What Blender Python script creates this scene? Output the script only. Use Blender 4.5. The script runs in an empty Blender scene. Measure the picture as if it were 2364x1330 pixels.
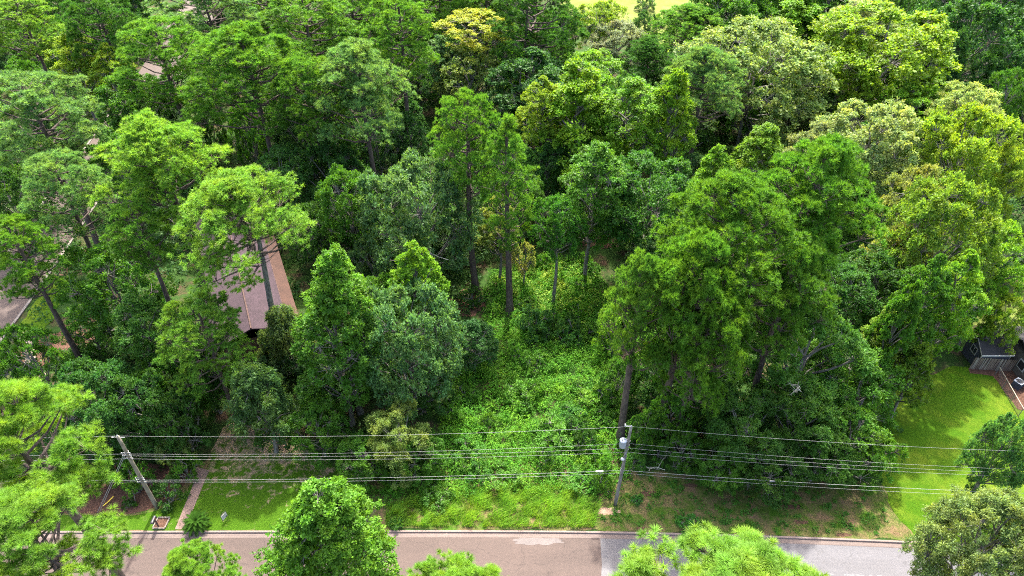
import bpy, math, random
import numpy as np
from mathutils import Vector, Matrix

# ------------------------------------------------------------------ camera, sky, sun
sc = bpy.context.scene
H = 55.0; PITCH = math.radians(39.2); FPX = 1576.0; IW = 2364.0
cam_d = bpy.data.cameras.new('camera'); cam = bpy.data.objects.new('camera', cam_d)
sc.collection.objects.link(cam); sc.camera = cam
cam.location = (0, 0, H); cam.rotation_euler = (math.radians(90) - PITCH, 0, 0)
cam_d.sensor_width = 36; cam_d.lens = 36 * FPX / IW; cam_d.clip_end = 3000; cam_d.clip_start = 0.5
SUN_EL = 59.0; SUN_AZ = 4.0            # degrees; azimuth measured from +Y towards +X
w = bpy.data.worlds.new('World'); sc.world = w; w.use_nodes = True
nt = w.node_tree; bg = nt.nodes['Background']
sky = nt.nodes.new('ShaderNodeTexSky'); sky.sky_type = 'NISHITA'; sky.sun_disc = False
sky.sun_elevation = math.radians(SUN_EL); sky.sun_rotation = math.radians(SUN_AZ)
sky.air_density = 1.0; sky.dust_density = 6.0; sky.ozone_density = .4
nt.links.new(sky.outputs[0], bg.inputs[0]); bg.inputs[1].default_value = 0.15
sd = bpy.data.lights.new('sun', 'SUN'); sd.energy = 2.4; sd.angle = math.radians(1.5); sd.color = (1, .95, .86)
sun = bpy.data.objects.new('sun', sd); sc.collection.objects.link(sun)
_e, _a = math.radians(SUN_EL), math.radians(SUN_AZ)
tosun = Vector((math.sin(_a) * math.cos(_e), math.cos(_a) * math.cos(_e), math.sin(_e)))
sun.rotation_euler = tosun.to_track_quat('Z', 'Y').to_euler(); sun.location = tosun * 200
sc.view_settings.view_transform = 'Standard'; sc.view_settings.look = 'None'
sc.view_settings.gamma = 1; sc.view_settings.exposure = 2.45; sc.view_settings.use_curve_mapping = False
sc.cycles.max_bounces = 9; sc.cycles.diffuse_bounces = 6; sc.cycles.glossy_bounces = 2
sc.cycles.transmission_bounces = 5; sc.cycles.use_adaptive_sampling = False; sc.cycles.use_denoising = False; sc.cycles.denoising_prefilter = 'ACCURATE'
sc.cycles.pixel_filter_type = 'BLACKMAN_HARRIS'; sc.cycles.filter_width = 1.05
COL = sc.collection
rnd = random.Random(5)

# ------------------------------------------------------------------ helpers
def G(px, py, z=0.0):
    """photograph pixel -> point of the real place at height z"""
    u = (px - 1182) / FPX; v = -(py - 665) / FPX
    c, s = math.cos(PITCH), math.sin(PITCH)
    dx, dy, dz = u, c + v * s, -s + v * c
    t = (z - H) / dz
    return Vector((dx * t, dy * t, z))
def depth_of(p):
    c, s = math.cos(PITCH), math.sin(PITCH)
    return p.y * c - (p.z - H) * s
def on_y(px, py, y):
    """photograph pixel -> point on the vertical plane at distance y"""
    u = (px - 1182) / FPX; v = -(py - 665) / FPX
    c, s = math.cos(PITCH), math.sin(PITCH)
    t = y / (c + v * s)
    return Vector((u * t, y, H + (-s + v * c) * t))

def link(o, parent=None):
    COL.objects.link(o)
    if parent is not None: o.parent = parent
    return o
def tag(o, label=None, cat=None, group=None, kind=None):
    if label: o['label'] = label
    if cat: o['category'] = cat
    if group: o['group'] = group
    if kind: o['kind'] = kind
    return o
def empty(name, loc, rz=0.0):
    o = bpy.data.objects.new(name, None); o.empty_display_size = .5
    o.location = loc; o.rotation_euler = (0, 0, rz); COL.objects.link(o); return o

def np_mesh(name, V, F, mats, attr=None, mi=None, smooth=False):
    """V (n,3); F (m,k) with k the same for all faces"""
    V = np.asarray(V, dtype=np.float32); F = np.asarray(F, dtype=np.int32)
    me = bpy.data.meshes.new(name); n, (m, k) = len(V), F.shape
    me.vertices.add(n); me.vertices.foreach_set('co', V.ravel())
    me.loops.add(m * k); me.loops.foreach_set('vertex_index', F.ravel())
    me.polygons.add(m); me.polygons.foreach_set('loop_start', np.arange(0, m * k, k, dtype=np.int32))
    if smooth: me.polygons.foreach_set('use_smooth', np.ones(m, dtype=bool))
    if mi is not None: me.polygons.foreach_set('material_index', np.asarray(mi, dtype=np.int32))
    for mt in (mats if isinstance(mats, (list, tuple)) else [mats]): me.materials.append(mt)
    me.update(calc_edges=True)
    if attr is not None:
        a = me.attributes.new('v', 'FLOAT', 'POINT'); a.data.foreach_set('value', np.asarray(attr, dtype=np.float32))
    return me
def py_mesh(name, V, F, mat, smooth=False):
    me = bpy.data.meshes.new(name); me.from_pydata([tuple(v) for v in V], [], F)
    for mt in (mat if isinstance(mat, (list, tuple)) else [mat]): me.materials.append(mt)
    me.update()
    if smooth:
        for p in me.polygons: p.use_smooth = True
    return me
class MB:
    """collects boxes, tubes and plates, then links them as one mesh"""
    def __init__(s): s.V = []; s.F = []
    def add(s, V, F):
        n = len(s.V); s.V += [Vector(v) for v in V]; s.F += [[i + n for i in f] for f in F]; return s
    def box(s, c, size, rz=0.0, M=None, taper=1.0):
        x, y, z = [a / 2 for a in size]; V = []
        for k in (-1, 1):
            t = 1 if k < 0 else taper
            for a, b in ((-1, -1), (1, -1), (1, 1), (-1, 1)): V.append(Vector((a * x * t, b * y * t, k * z)))
        R = Matrix.Rotation(rz, 3, 'Z') if M is None else M
        V = [R @ v + Vector(c) for v in V]
        return s.add(V, [[3, 2, 1, 0], [4, 5, 6, 7], [0, 1, 5, 4], [1, 2, 6, 5], [2, 3, 7, 6], [3, 0, 4, 7]])
    def tube(s, pts, rad, n=8, cap=True):
        pts = [Vector(p) for p in pts]; rad = rad if isinstance(rad, (list, tuple)) else [rad] * len(pts)
        V = []; F = []
        for i, p in enumerate(pts):
            d = (pts[min(i + 1, len(pts) - 1)] - pts[max(i - 1, 0)]).normalized()
            u = d.cross(Vector((0, 0, 1)) if abs(d.z) < .95 else Vector((1, 0, 0))).normalized(); v = d.cross(u)
            for k in range(n):
                a = 2 * math.pi * k / n; V.append(p + (u * math.cos(a) + v * math.sin(a)) * rad[i])
        for i in range(len(pts) - 1):
            for k in range(n): F.append([i * n + k, i * n + (k + 1) % n, (i + 1) * n + (k + 1) % n, (i + 1) * n + k])
        if cap: F.append(list(range(n))[::-1]); F.append([(len(pts) - 1) * n + k for k in range(n)])
        return s.add(V, F)
    def lathe(s, prof, c=(0, 0, 0), n=20):
        V = []; F = []; m = len(prof)
        for r, z in prof:
            for k in range(n):
                a = 2 * math.pi * k / n; V.append(Vector((r * math.cos(a), r * math.sin(a), z)) + Vector(c))
        for i in range(m - 1):
            for k in range(n): F.append([i * n + k, i * n + (k + 1) % n, (i + 1) * n + (k + 1) % n, (i + 1) * n + k])
        F.append(list(range(n))[::-1]); F.append([(m - 1) * n + k for k in range(n)])
        return s.add(V, F)
    def build(s, name, mat, parent=None, smooth=False, bevel=0):
        o = bpy.data.objects.new(name, py_mesh(name, s.V, s.F, mat, smooth)); link(o, parent)
        if bevel:
            b = o.modifiers.new('bevel', 'BEVEL'); b.width = bevel; b.segments = 2
        return o

# ------------------------------------------------------------------ materials
def lin(r, g, b): return (r, g, b, 1)
class NT:
    def __init__(s, name):
        s.m = bpy.data.materials.new(name); s.m.use_nodes = True; s.t = s.m.node_tree
        s.p = s.t.nodes['Principled BSDF']; s.out = s.t.nodes['Material Output']
    def n(s, typ, **kw):
        o = s.t.nodes.new(typ)
        for k, v in kw.items():
            if k in o.inputs.keys(): o.inputs[k].default_value = v
            else: setattr(o, k, v)
        return o
    def l(s, a, b): s.t.links.new(a, b)
    def noise(s, scale, detail=4, rough=.55, dist=0.0, stretch=None):
        tc = s.n('ShaderNodeNewGeometry'); mp = s.n('ShaderNodeMapping')
        s.l(tc.outputs['Position'], mp.inputs[0])
        if stretch: mp.inputs['Scale'].default_value = stretch
        n = s.n('ShaderNodeTexNoise'); n.inputs['Scale'].default_value = scale
        n.inputs['Detail'].default_value = detail; n.inputs['Roughness'].default_value = rough
        n.inputs['Distortion'].default_value = dist
        s.l(mp.outputs[0], n.inputs['Vector']); return n.outputs['Fac']
    def ramp(s, fac, stops):
        r = s.n('ShaderNodeValToRGB'); e = r.color_ramp.elements
        e[0].position, e[0].color = stops[0][0], lin(*stops[0][1])
        e[1].position, e[1].color = stops[-1][0], lin(*stops[-1][1])
        for p, c in stops[1:-1]:
            x = e.new(p); x.color = lin(*c)
        s.l(fac, r.inputs[0]); return r.outputs[0]
    def mix(s, fac, a, b, mode='MIX'):
        m = s.n('ShaderNodeMix', data_type='RGBA', blend_type=mode)
        for k, x in ((0, fac), (6, a), (7, b)):
            if isinstance(x, (int, float)): m.inputs[k].default_value = x
            elif isinstance(x, tuple): m.inputs[k].default_value = lin(*x)
            else: s.l(x, m.inputs[k])
        return m.outputs[2]
    def bump(s, h, strength=.5, dist=.05):
        b = s.n('ShaderNodeBump'); b.inputs['Strength'].default_value = strength
        b.inputs['Distance'].default_value = dist; s.l(h, b.inputs['Height'])
        s.l(b.outputs[0], s.p.inputs['Normal']); return s
    def col(s, c):
        if isinstance(c, tuple): s.p.inputs['Base Color'].default_value = lin(*c)
        else: s.l(c, s.p.inputs['Base Color'])
        return s
    def matte(s): s.p.inputs['Specular IOR Level'].default_value = .08; return s
    def rough(s, r): s.p.inputs['Roughness'].default_value = r; return s

def simple(name, c, rough=.7, metal=0, var=.25, scale=3.0):
    m = NT(name); f = m.noise(scale, 5, .6)
    lo = tuple(x * (1 - var) for x in c); hi = tuple(min(1, x * (1 + var)) for x in c)
    m.col(m.ramp(f, [(.3, lo), (.7, hi)])).rough(rough); m.p.inputs['Metallic'].default_value = metal
    return m.m

def leaf_material(name, tr=.5, rough=.55, spec=.28, yellow=.35, lo=.5, hi=1.55):
    m = NT(name)
    oi = m.n('ShaderNodeObjectInfo'); at = m.n('ShaderNodeAttribute'); at.attribute_name = 'v'
    # value spread from leaf to leaf and from spray to spray
    mr = m.n('ShaderNodeMapRange'); mr.inputs['To Min'].default_value = lo; mr.inputs['To Max'].default_value = hi
    m.l(at.outputs['Fac'], mr.inputs['Value'])
    mul = m.n('ShaderNodeVectorMath', operation='SCALE'); m.l(oi.outputs['Color'], mul.inputs[0]); m.l(mr.outputs[0], mul.inputs['Scale'])
    # slow hue drift inside one crown
    f = m.noise(.55, 2, .5)
    g = m.ramp(f, [(.32, (.80, .93, 1.05)), (.5, (1.0, 1.0, 1.0)), (.70, (1.32, 1.08, .8))])
    c = m.mix(.85, mul.outputs[0], g, 'MULTIPLY')
    m.l(c, m.p.inputs['Base Color']); m.rough(rough); m.p.inputs['Specular IOR Level'].default_value = spec
    t = m.n('ShaderNodeBsdfTranslucent')
    tc = m.mix(.9, c, (1.25, 1.2, .45), 'MULTIPLY'); m.l(tc, t.inputs['Color'])
    mx = m.n('ShaderNodeMixShader'); mx.inputs[0].default_value = tr
    m.l(m.p.outputs[0], mx.inputs[1]); m.l(t.outputs[0], mx.inputs[2]); m.l(mx.outputs[0], m.out.inputs[0])
    return m.m
M_LEAF = leaf_material('broad_leaf')
M_NEEDLE = leaf_material('pine_needle', tr=.47, rough=.55, spec=.2)
M_COVER = leaf_material('weed_leaf', tr=.42, spec=.2, lo=.62, hi=1.4)
def bark(name, a, b, scale=6):
    m = NT(name); f = m.noise(scale, 6, .65, 0, (1, 1, .3)); m.col(m.ramp(f, [(.35, a), (.7, b)])).rough(.9)
    m.bump(m.noise(scale * 2, 4, .6, 0, (1, 1, .25)), .8, .05); return m.m
M_BARK = bark('pine_bark', (.035, .026, .022), (.14, .10, .085))
M_BARKG = bark('grey_bark', (.07, .065, .06), (.26, .24, .21))
M_BARKP = bark('pale_dead_wood', (.25, .23, .19), (.5, .47, .4))

# ------------------------------------------------------------------ plant generators (numpy)
def norm(a): return a / np.maximum(np.linalg.norm(a, axis=-1, keepdims=True), 1e-6)
def sph(rg, n): return norm(rg.normal(size=(n, 3)))
def leaves(P, D, N, L, W, rg, fold=.18):
    """folded four-cornered leaves: base P, direction D, rough normal N"""
    S = norm(np.cross(D, N)); N2 = np.cross(S, D)
    L = L[:, None]; W = W[:, None]
    tip = P + D * L; mid = P + D * L * .45
    a = mid + S * W * .5 + N2 * L * fold * .5; b = mid - S * W * .5 + N2 * L * fold * .5
    V = np.stack([P, a, tip, b], 1).reshape(-1, 3)
    F = np.arange(len(V)).reshape(-1, 4)
    return V, F
def tubes(segs, n=4):
    """segs (k,8): p0 p1 r0 r1"""
    s = np.asarray(segs, dtype=float); p0, p1, r0, r1 = s[:, :3], s[:, 3:6], s[:, 6], s[:, 7]
    d = norm(p1 - p0); ref = np.where(np.abs(d[:, 2:3]) < .9, np.array([[0, 0, 1.]]), np.array([[1., 0, 0]]))
    u = norm(np.cross(d, ref)); v = np.cross(d, u); V = []
    for p, r in ((p0, r0), (p1, r1)):
        for k in range(n):
            a = 2 * math.pi * k / n; V.append(p + (u * math.cos(a) + v * math.sin(a)) * r[:, None])
    V = np.stack(V, 1); b = (np.arange(len(s)) * 2 * n)[:, None]
    F = np.concatenate([b + np.array([[k, (k + 1) % n, n + (k + 1) % n, n + k]]) for k in range(n)], 0)
    return V.reshape(-1, 3), F
PROF = {
    'round': lambda t: np.sqrt(np.clip(1 - (abs(t - .42) / .6) ** 2.3, .03, 1)),
    'cone': lambda t: np.clip(1.05 - t, 0.03, 1) ** .62 * np.clip(t * 5 + .45, 0, 1),
    'egg': lambda t: np.clip(1 - t ** 1.7, .03, 1) ** .62 * np.clip(t * 4 + .5, 0, 1),
    'column': lambda t: np.clip(1 - abs(2 * t - .85) ** 2.6, .05, 1) ** .5,
    'dome': lambda t: np.clip(1 - t ** 2.4, .04, 1) ** .6 * np.clip(.35 + t * 2.2, 0, 1),
}
def decid(name, seed, R, Hc, prof, nl, nc, ns, k=5, leaf=.2, fine=False, droop=0.0, lobe=.36):
    rg = np.random.default_rng(seed); f = PROF[prof]
    t = (np.arange(nl) + rg.uniform(0, 1, nl)) / nl; t = .08 + .86 * t ** .85
    az = np.arange(nl) * 2.4 + rg.uniform(-.5, .5, nl)
    re = np.array([float(f(x)) for x in t]) * R; rl = R * rg.uniform(lobe * .7, lobe * 1.25, nl) * (.45 + .55 * re / R)
    rr = np.maximum(re - rl * .75, 0) * rg.uniform(.75, 1.12, nl)
    C = np.stack([np.cos(az) * rr, np.sin(az) * rr, t * Hc - rl * .35], 1)
    C[np.argmax(t)] = (0, 0, Hc - rl[np.argmax(t)] * .8)
    segs = []
    for i in range(nl):
        z0 = max(-.5, C[i, 2] - rr[i] * .9 - 1); a = np.array([0, 0, z0]); q = (a + C[i]) / 2 + rg.normal(0, .25, 3)
        segs.append([*a, *q, .12, .08]); segs.append([*q, *C[i], .08, .045])
    # clumps on each lobe
    li = np.repeat(np.arange(nl), nc); d = sph(rg, nl * nc)
    out = norm(C * [1, 1, .4] + [0, 0, .3 * R]); d = norm(d + out[li] * .55 + [0, 0, .25])
    cc = C[li] + d * (rl[li] * rg.uniform(.7, 1.12, len(li)))[:, None] * [1, 1, .85]
    rc = rl[li] * rg.uniform(.28, .5, len(li)); cv = rg.uniform(0, 1, len(li))
    for j in range(0, len(li)):
        segs.append([*C[li[j]], *cc[j], .035, .012])
    si = np.repeat(np.arange(len(li)), ns); ds = norm(sph(rg, len(si)) + d[si] * .7 + [0, 0, .35])
    sp = cc[si] + ds * (rc[si] * rg.uniform(.35, 1.1, len(si)))[:, None] * [1, 1, .8]
    if droop: sp[:, 2] -= droop * rg.uniform(0, 1, len(si)) ** 1.5
    sv = rg.uniform(0, 1, len(si))
    ki = np.repeat(np.arange(len(si)), k)
    ax = norm(ds[ki] * .6 + [0, 0, .8 - 1.2 * (droop > 0)] + rg.normal(0, .3, (len(ki), 3)))
    D = norm(sph(rg, len(ki)) + ax * (.35 if not fine else .1) + ([0, 0, -.9] if droop else 0))
    P = sp[ki] + rg.normal(0, leaf * .35, (len(ki), 3))
    N = norm(ax + rg.normal(0, .35, (len(ki), 3)))
    L = leaf * rg.uniform(.7, 1.25, len(ki)); W = L * (.62 if not fine else .34)
    V, F = leaves(P, D, N, L, W, rg)
    v = np.repeat(.45 * cv[si][ki] + .25 * sv[ki] + .3 * rg.uniform(0, 1, len(ki)), 4)
    z0 = 0
    crown = np_mesh(name + '_crown', V, F, M_LEAF, v)
    V2, F2 = tubes(segs, 4)
    limbs = np_mesh(name + '_limbs', V2, F2, M_BARKG, smooth=True)
    return dict(crown=crown, limbs=limbs, R=R, H=Hc)
def pine(name, seed, R, Hc, prof, nl, nc, nt_, nn, L=.27, W=.045, lobe=.30, flat=.62):
    """whorled limbs that end in flattened pads, each pad a cluster of needle tufts"""
    rg = np.random.default_rng(seed); f = PROF[prof]; segs = []
    t = (np.arange(nl) + rg.uniform(0, 1, nl)) / nl; t = .04 + .93 * t ** (.62 if prof == 'dome' else .82)
    az = np.arange(nl) * 2.4 + rg.uniform(-.55, .55, nl)
    re = np.array([float(f(x)) for x in t]) * R; rl = R * rg.uniform(lobe * .65, lobe * 1.2, nl) * (.5 + .5 * re / R)
    inner = rg.uniform(0, 1, nl) < .25
    rr = np.maximum(re - rl * .7, 0) * np.where(inner, rg.uniform(.25, .6, nl), rg.uniform(.78, 1.15, nl))
    C = np.stack([np.cos(az) * rr, np.sin(az) * rr, t * Hc - rl * .3], 1)
    j = np.argmax(t); rl[j] *= 1.5; C[j] = (0, 0, Hc - rl[j] * .75)
    for i in range(nl):
        z0 = max(-.6, C[i, 2] - rr[i] * .45 - .4); p = np.array([0, 0, z0]); e = C[i] - [0, 0, rl[i] * .25]
        q = (p + e) / 2 + [0, 0, -.12 * rr[i]] + rg.normal(0, .12, 3); r0 = .05 + .02 * rr[i]
        segs += [[*p, *q, r0, r0 * .7], [*q, *e, r0 * .7, r0 * .35]]
    for k in range(10):                                     # bare dead limbs under the crown
        a = rg.uniform(0, 6.28); z = rg.uniform(-.12, .3) * Hc; l = rg.uniform(.8, 2.2)
        p = np.array([0, 0, z]); q = p + [math.cos(a) * l * .6, math.sin(a) * l * .6, l * .05]; e = q + [math.cos(a + .3) * l * .5, math.sin(a + .3) * l * .5, l * .25]
        segs += [[*p, *q, .05, .035], [*q, *e, .035, .012]]
    li = np.repeat(np.arange(nl), nc); out = norm(C * [1, 1, .3] + [0, 0, .25 * R])
    d = norm(sph(rg, len(li)) + out[li] * .5 + [0, 0, .35])
    cc = C[li] + d * (rl[li] * rg.uniform(.55, 1.15, len(li)))[:, None] * [1, 1, flat]
    rc = rl[li] * rg.uniform(.26, .42, len(li)); cv = rg.uniform(0, 1, len(li))
    for q in range(len(li)): segs.append([*(C[li[q]] - [0, 0, rl[li[q]] * .25]), *cc[q], .028, .012])
    si = np.repeat(np.arange(len(li)), nt_); ds = norm(sph(rg, len(si)) + d[si] * .4 + [0, 0, .75])
    T = cc[si] + ds * (rc[si] * rg.uniform(.8, 1.5, len(si)))[:, None] * [1, 1, .8]
    O = norm(ds * .8 + [0, 0, .7] + rg.normal(0, .2, (len(T), 3)))
    ki = np.repeat(np.arange(len(T)), nn)
    D = norm(O[ki] * rg.uniform(.1, 1.1, (len(ki), 1)) + sph(rg, len(ki)) * .9)
    LL = L * rg.uniform(.75, 1.2, len(T))[ki] * rg.uniform(.85, 1.1, len(ki)); S = norm(np.cross(D, sph(rg, len(ki))))
    B = T[ki] + D * .03
    V = np.stack([B + S * W * .5, B - S * W * .5, B + D * LL[:, None]], 1).reshape(-1, 3); F = np.arange(len(V)).reshape(-1, 3)
    tv = rg.uniform(0, 1, len(T)); v = np.repeat(.3 * cv[si][ki] + .4 * tv[ki] + .3 * rg.uniform(0, 1, len(ki)), 3)
    crown = np_mesh(name + '_crown', V, F, M_NEEDLE, v)
    V2, F2 = tubes(segs, 5); limbs = np_mesh(name + '_limbs', V2, F2, M_BARK, smooth=True)
    return dict(crown=crown, limbs=limbs, R=R, H=Hc)
def trunk_mesh(name, seed, mat, taper=.22, bend=.012, n=10, m=14):
    rg = np.random.default_rng(seed); V = []; F = []
    ph = rg.uniform(0, 6, 2)
    for i in range(m + 1):
        t = i / m; r = (1 - t) * (1 - taper) + taper + .35 * math.exp(-t * 45)
        cx = bend * math.sin(t * 5 + ph[0]) - bend * math.sin(ph[0]); cy = bend * math.sin(t * 4 + ph[1]) - bend * math.sin(ph[1])
        for k in range(n):
            a = 2 * math.pi * k / n; q = r * (1 + rg.uniform(-.06, .06))
            V.append((cx * 40 + q * math.cos(a), cy * 40 + q * math.sin(a), t))   # xy in trunk radii
    for i in range(m):
        for k in range(n): F.append((i * n + k, i * n + (k + 1) % n, (i + 1) * n + (k + 1) % n, (i + 1) * n + k))
    return np_mesh(name, V, F, mat, smooth=True)

# ------------------------------------------------------------------ ground, lawns, roads (the setting)
def wob(pts, amp, step=1.2, seed=1):
    r = random.Random(seed); out = []
    for i in range(len(pts)):
        a, b = pts[i], pts[(i + 1) % len(pts)]; d = (b - a); n = max(1, int(d.length / step))
        nrm = Vector((-d.y, d.x, 0)).normalized() if d.length > 0 else Vector()
        for k in range(n):
            q = a + d * (k / n); q = q + nrm * r.uniform(-amp, amp) * (0 if amp == 0 else 1); out.append(q)
    return out
def sheet(name, pts, z, mat, amp=0.0, step=1.2, seed=1, label=None):
    import bmesh
    P = wob([Vector((p[0], p[1], 0)) for p in pts], amp, step, seed) if amp else [Vector((p[0], p[1], 0)) for p in pts]
    bm = bmesh.new(); vs = [bm.verts.new((p.x, p.y, z)) for p in P]; f = bm.faces.new(vs)
    if f.normal.z < 0: f.normal_flip()
    f.normal_update()
    if f.normal.z < 0: f.normal_flip()
    bmesh.ops.triangulate(bm, faces=[f]); me = bpy.data.meshes.new(name); bm.to_mesh(me); bm.free()
    me.materials.append(mat); o = link(bpy.data.objects.new(name, me)); return tag(o, label=label, kind='structure')
def gp(L, z=0.0): return [G(x, y, z) for x, y in L]

m = NT('forest_floor_litter'); a = m.noise(.35, 6, .65); b = m.noise(3.5, 6, .7); c = m.noise(14, 3, .7)
base = m.ramp(b, [(.3, (.025, .018, .012)), (.5, (.06, .04, .026)), (.75, (.13, .08, .05))])
grn = m.ramp(c, [(.3, (.012, .03, .008)), (.7, (.04, .085, .015))])
m.col(m.mix(m.ramp(a, [(.36, (0, 0, 0)), (.52, (1, 1, 1))]), base, grn)).rough(.95); m.bump(c, .8, .08); m.matte(); M_FLOOR = m.m
m = NT('mown_grass'); a = m.noise(.28, 5, .6); b = m.noise(2.4, 6, .7); c = m.noise(16, 3, .75)
g1 = m.ramp(c, [(.28, (.015, .045, .001)), (.55, (.043, .105, .003)), (.8, (.09, .155, .006))])
m.col(m.mix(m.ramp(b, [(.45, (0, 0, 0)), (.7, (.6, .6, .6))]), m.mix(m.ramp(a, [(.42, (0, 0, 0)), (.65, (.7, .7, .7))]), g1, (.11, .15, .012)), (.03, .085, .004))).rough(.9)
m.bump(c, .9, .06); m.matte(); M_LAWN = m.m
def patchy(name, lo, hi, straw=(.26, .17, .10), sc_=.5):
    m = NT(name); a = m.noise(sc_, 7, .68, .4); b = m.noise(5, 5, .7); c = m.noise(18, 3, .75)
    g1 = m.ramp(c, [(.28, (.015, .045, .004)), (.55, (.045, .105, .008)), (.8, (.10, .17, .02))])
    s1 = m.ramp(b, [(.3, tuple(x * .55 for x in straw)), (.7, straw)])
    m.col(m.mix(m.ramp(a, [(lo, (0, 0, 0)), (hi, (1, 1, 1))]), g1, s1)).rough(.95); m.bump(c, .9, .06); m.matte(); return m.m
m = NT('half_dry_lawn'); a = m.noise(1.1, 8, .74, .5); b = m.noise(6, 5, .7); c = m.noise(18, 3, .75)
ge = m.n('ShaderNodeNewGeometry'); sx = m.n('ShaderNodeSeparateXYZ'); m.l(ge.outputs['Position'], sx.inputs[0])
mr = m.n('ShaderNodeMapRange'); mr.inputs['From Min'].default_value = 35.0; mr.inputs['From Max'].default_value = 42.5; mr.inputs['To Min'].default_value = -.16; mr.inputs['To Max'].default_value = .035
m.l(sx.outputs['Y'], mr.inputs['Value']); ad = m.n('ShaderNodeMath', operation='ADD'); m.l(a, ad.inputs[0]); m.l(mr.outputs[0], ad.inputs[1])
g1 = m.ramp(c, [(.28, (.015, .045, .002)), (.55, (.042, .10, .005)), (.8, (.09, .15, .01))])
s1 = m.ramp(b, [(.3, (.16, .11, .07)), (.7, (.38, .27, .19))])
m.col(m.mix(m.ramp(ad.outputs[0], [(.44, (0, 0, 0)), (.58, (1, 1, 1))]), g1, s1)).rough(.95); m.bump(c, .9, .06); m.matte(); M_HALF = m.m
M_PATCHY = patchy('patchy_dry_lawn', .46, .6, (.33, .23, .155))
M_VERGE = patchy('worn_verge_turf', .38, .64, (.19, .125, .07), .7)
m = NT('pine_straw_mulch'); b = m.noise(5, 6, .75); m.col(m.ramp(b, [(.3, (.035, .02, .014)), (.55, (.10, .055, .038)), (.8, (.20, .115, .075))])).rough(1)
m.bump(m.noise(20, 3, .7), .9, .05); m.matte(); M_MULCH = m.m
m = NT('dry_meadow'); a = m.noise(.22, 8, .75); b = m.noise(.8, 6, .8)
m.col(m.mix(b, m.ramp(a, [(.35, (.04, .08, .01)), (.5, (.09, .115, .025)), (.65, (.16, .14, .07))]), (.13, .16, .035))).rough(1); m.matte(); M_MEADOW = m.m
def road_mat(name, base, vary, speck, rough=.85, cracks=False):
    m = NT(name); a = m.noise(.25, 5, .6, .3, (.5, 1.6, 1)); b = m.noise(60, 2, .8); e = m.noise(3, 5, .7)
    c1 = m.ramp(a, [(.3, tuple(x * (1 - vary) for x in base)), (.7, tuple(x * (1 + vary) for x in base))])
    c2 = m.mix(m.ramp(b, [(.55, (0, 0, 0)), (.75, (.6, .6, .6))]), c1, speck)
    c3 = m.mix(.35, c2, m.ramp(e, [(.3, (.36, .36, .36)), (.7, (.64, .64, .64))]), 'OVERLAY')
    if cracks:
        ge = m.n('ShaderNodeNewGeometry'); vo = m.n('ShaderNodeTexVoronoi', feature='DISTANCE_TO_EDGE'); vo.inputs['Scale'].default_value = .22
        nn_ = m.n('ShaderNodeTexNoise'); nn_.inputs['Scale'].default_value = 1.6; nn_.inputs['Detail'].default_value = 6
        ad = m.n('ShaderNodeVectorMath', operation='ADD'); m.l(ge.outputs['Position'], nn_.inputs['Vector']); m.l(ge.outputs['Position'], ad.inputs[0]); m.l(nn_.outputs['Color'], ad.inputs[1]); m.l(ad.outputs[0], vo.inputs['Vector'])
        c3 = m.mix(m.ramp(vo.outputs['Distance'], [(.002, (.55, .55, .55)), (.008, (0, 0, 0))]), c3, tuple(x * .45 for x in base))
        st = m.noise(.55, 7, .72, .8, (.35, 1.4, 1)); c3 = m.mix(m.ramp(st, [(.54, (0, 0, 0)), (.66, (.45, .45, .45))]), c3, tuple(min(1, x * 1.5) for x in base))
    m.col(c3).rough(rough); m.bump(b, .35, .02); return m.m
M_ROADR = road_mat('reddish_chipseal', (.057, .039, .032), .12, (0.128, 0.100, 0.088), .85, True)
M_ROADG = road_mat('grey_asphalt', (0.056, 0.054, 0.062), .16, (0.096, 0.096, 0.100), .6, True)
M_CONC = road_mat('weathered_concrete', (0.160, 0.120, 0.104), .12, (0.216, 0.176, 0.152))
M_GUTTER = road_mat('gutter_concrete', (0.112, 0.084, 0.072), .15, (0.184, 0.144, 0.128))
M_PATH = road_mat('path_concrete', (0.176, 0.116, 0.096), .07, (0.224, 0.160, 0.136))
M_SAND = road_mat('sandy_drive', (0.240, 0.184, 0.152), .18, (0.320, 0.264, 0.224))

sheet('ground', [(-900, -300), (900, -300), (900, 1500), (-900, 1500)], -.30, M_FLOOR, label='brown leaf litter ground under the whole wood')
ZC = .13                                                   # verge level above the road
curb_px = [(-500, 1226), (160, 1226), (640, 1225), (1000, 1224), (1300, 1225), (1470, 1228), (1800, 1237), (2120, 1250), (2600, 1276), (3400, 1330)]
curb = [G(x, y, ZC) for x, y in curb_px]
# smooth resample of the curb line
def resample(P, step):
    out = [P[0]]
    for a, b in zip(P[:-1], P[1:]):
        n = max(1, int((b - a).length / step))
        for k in range(1, n + 1): out.append(a.lerp(b, k / n))
    for _ in range(6): out = [out[0]] + [(out[i - 1] + out[i] * 2 + out[i + 1]) / 4 for i in range(1, len(out) - 1)] + [out[-1]]
    return out
curb = resample(curb, 1.5)
def off(P, d):
    out = []
    for i, p in enumerate(P):
        t = (P[min(i + 1, len(P) - 1)] - P[max(i - 1, 0)]).normalized(); n = Vector((t.y, -t.x, 0)); out.append(p + n * d)
    return out                                              # d > 0 towards the camera (road side)
def strip(name, A, B, z, mat, za=None, label=None):
    V = [(p.x, p.y, z if za is None else za) for p in A] + [(p.x, p.y, z) for p in B]; n = len(A)
    me = py_mesh(name, V, [(i + n, i + n + 1, i + 1, i) for i in range(n - 1)], mat)
    return tag(link(bpy.data.objects.new(name, me)), label=label, kind='structure')
far = [Vector((p.x, p.y, 0)) for p in curb]
sheet('forest_floor', [(p.x, p.y) for p in far] + [(500, 26), (500, 420), (-500, 420), (-500, 34)], ZC - .03, M_FLOOR, label='litter covered floor of the wood beyond the road')
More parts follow.
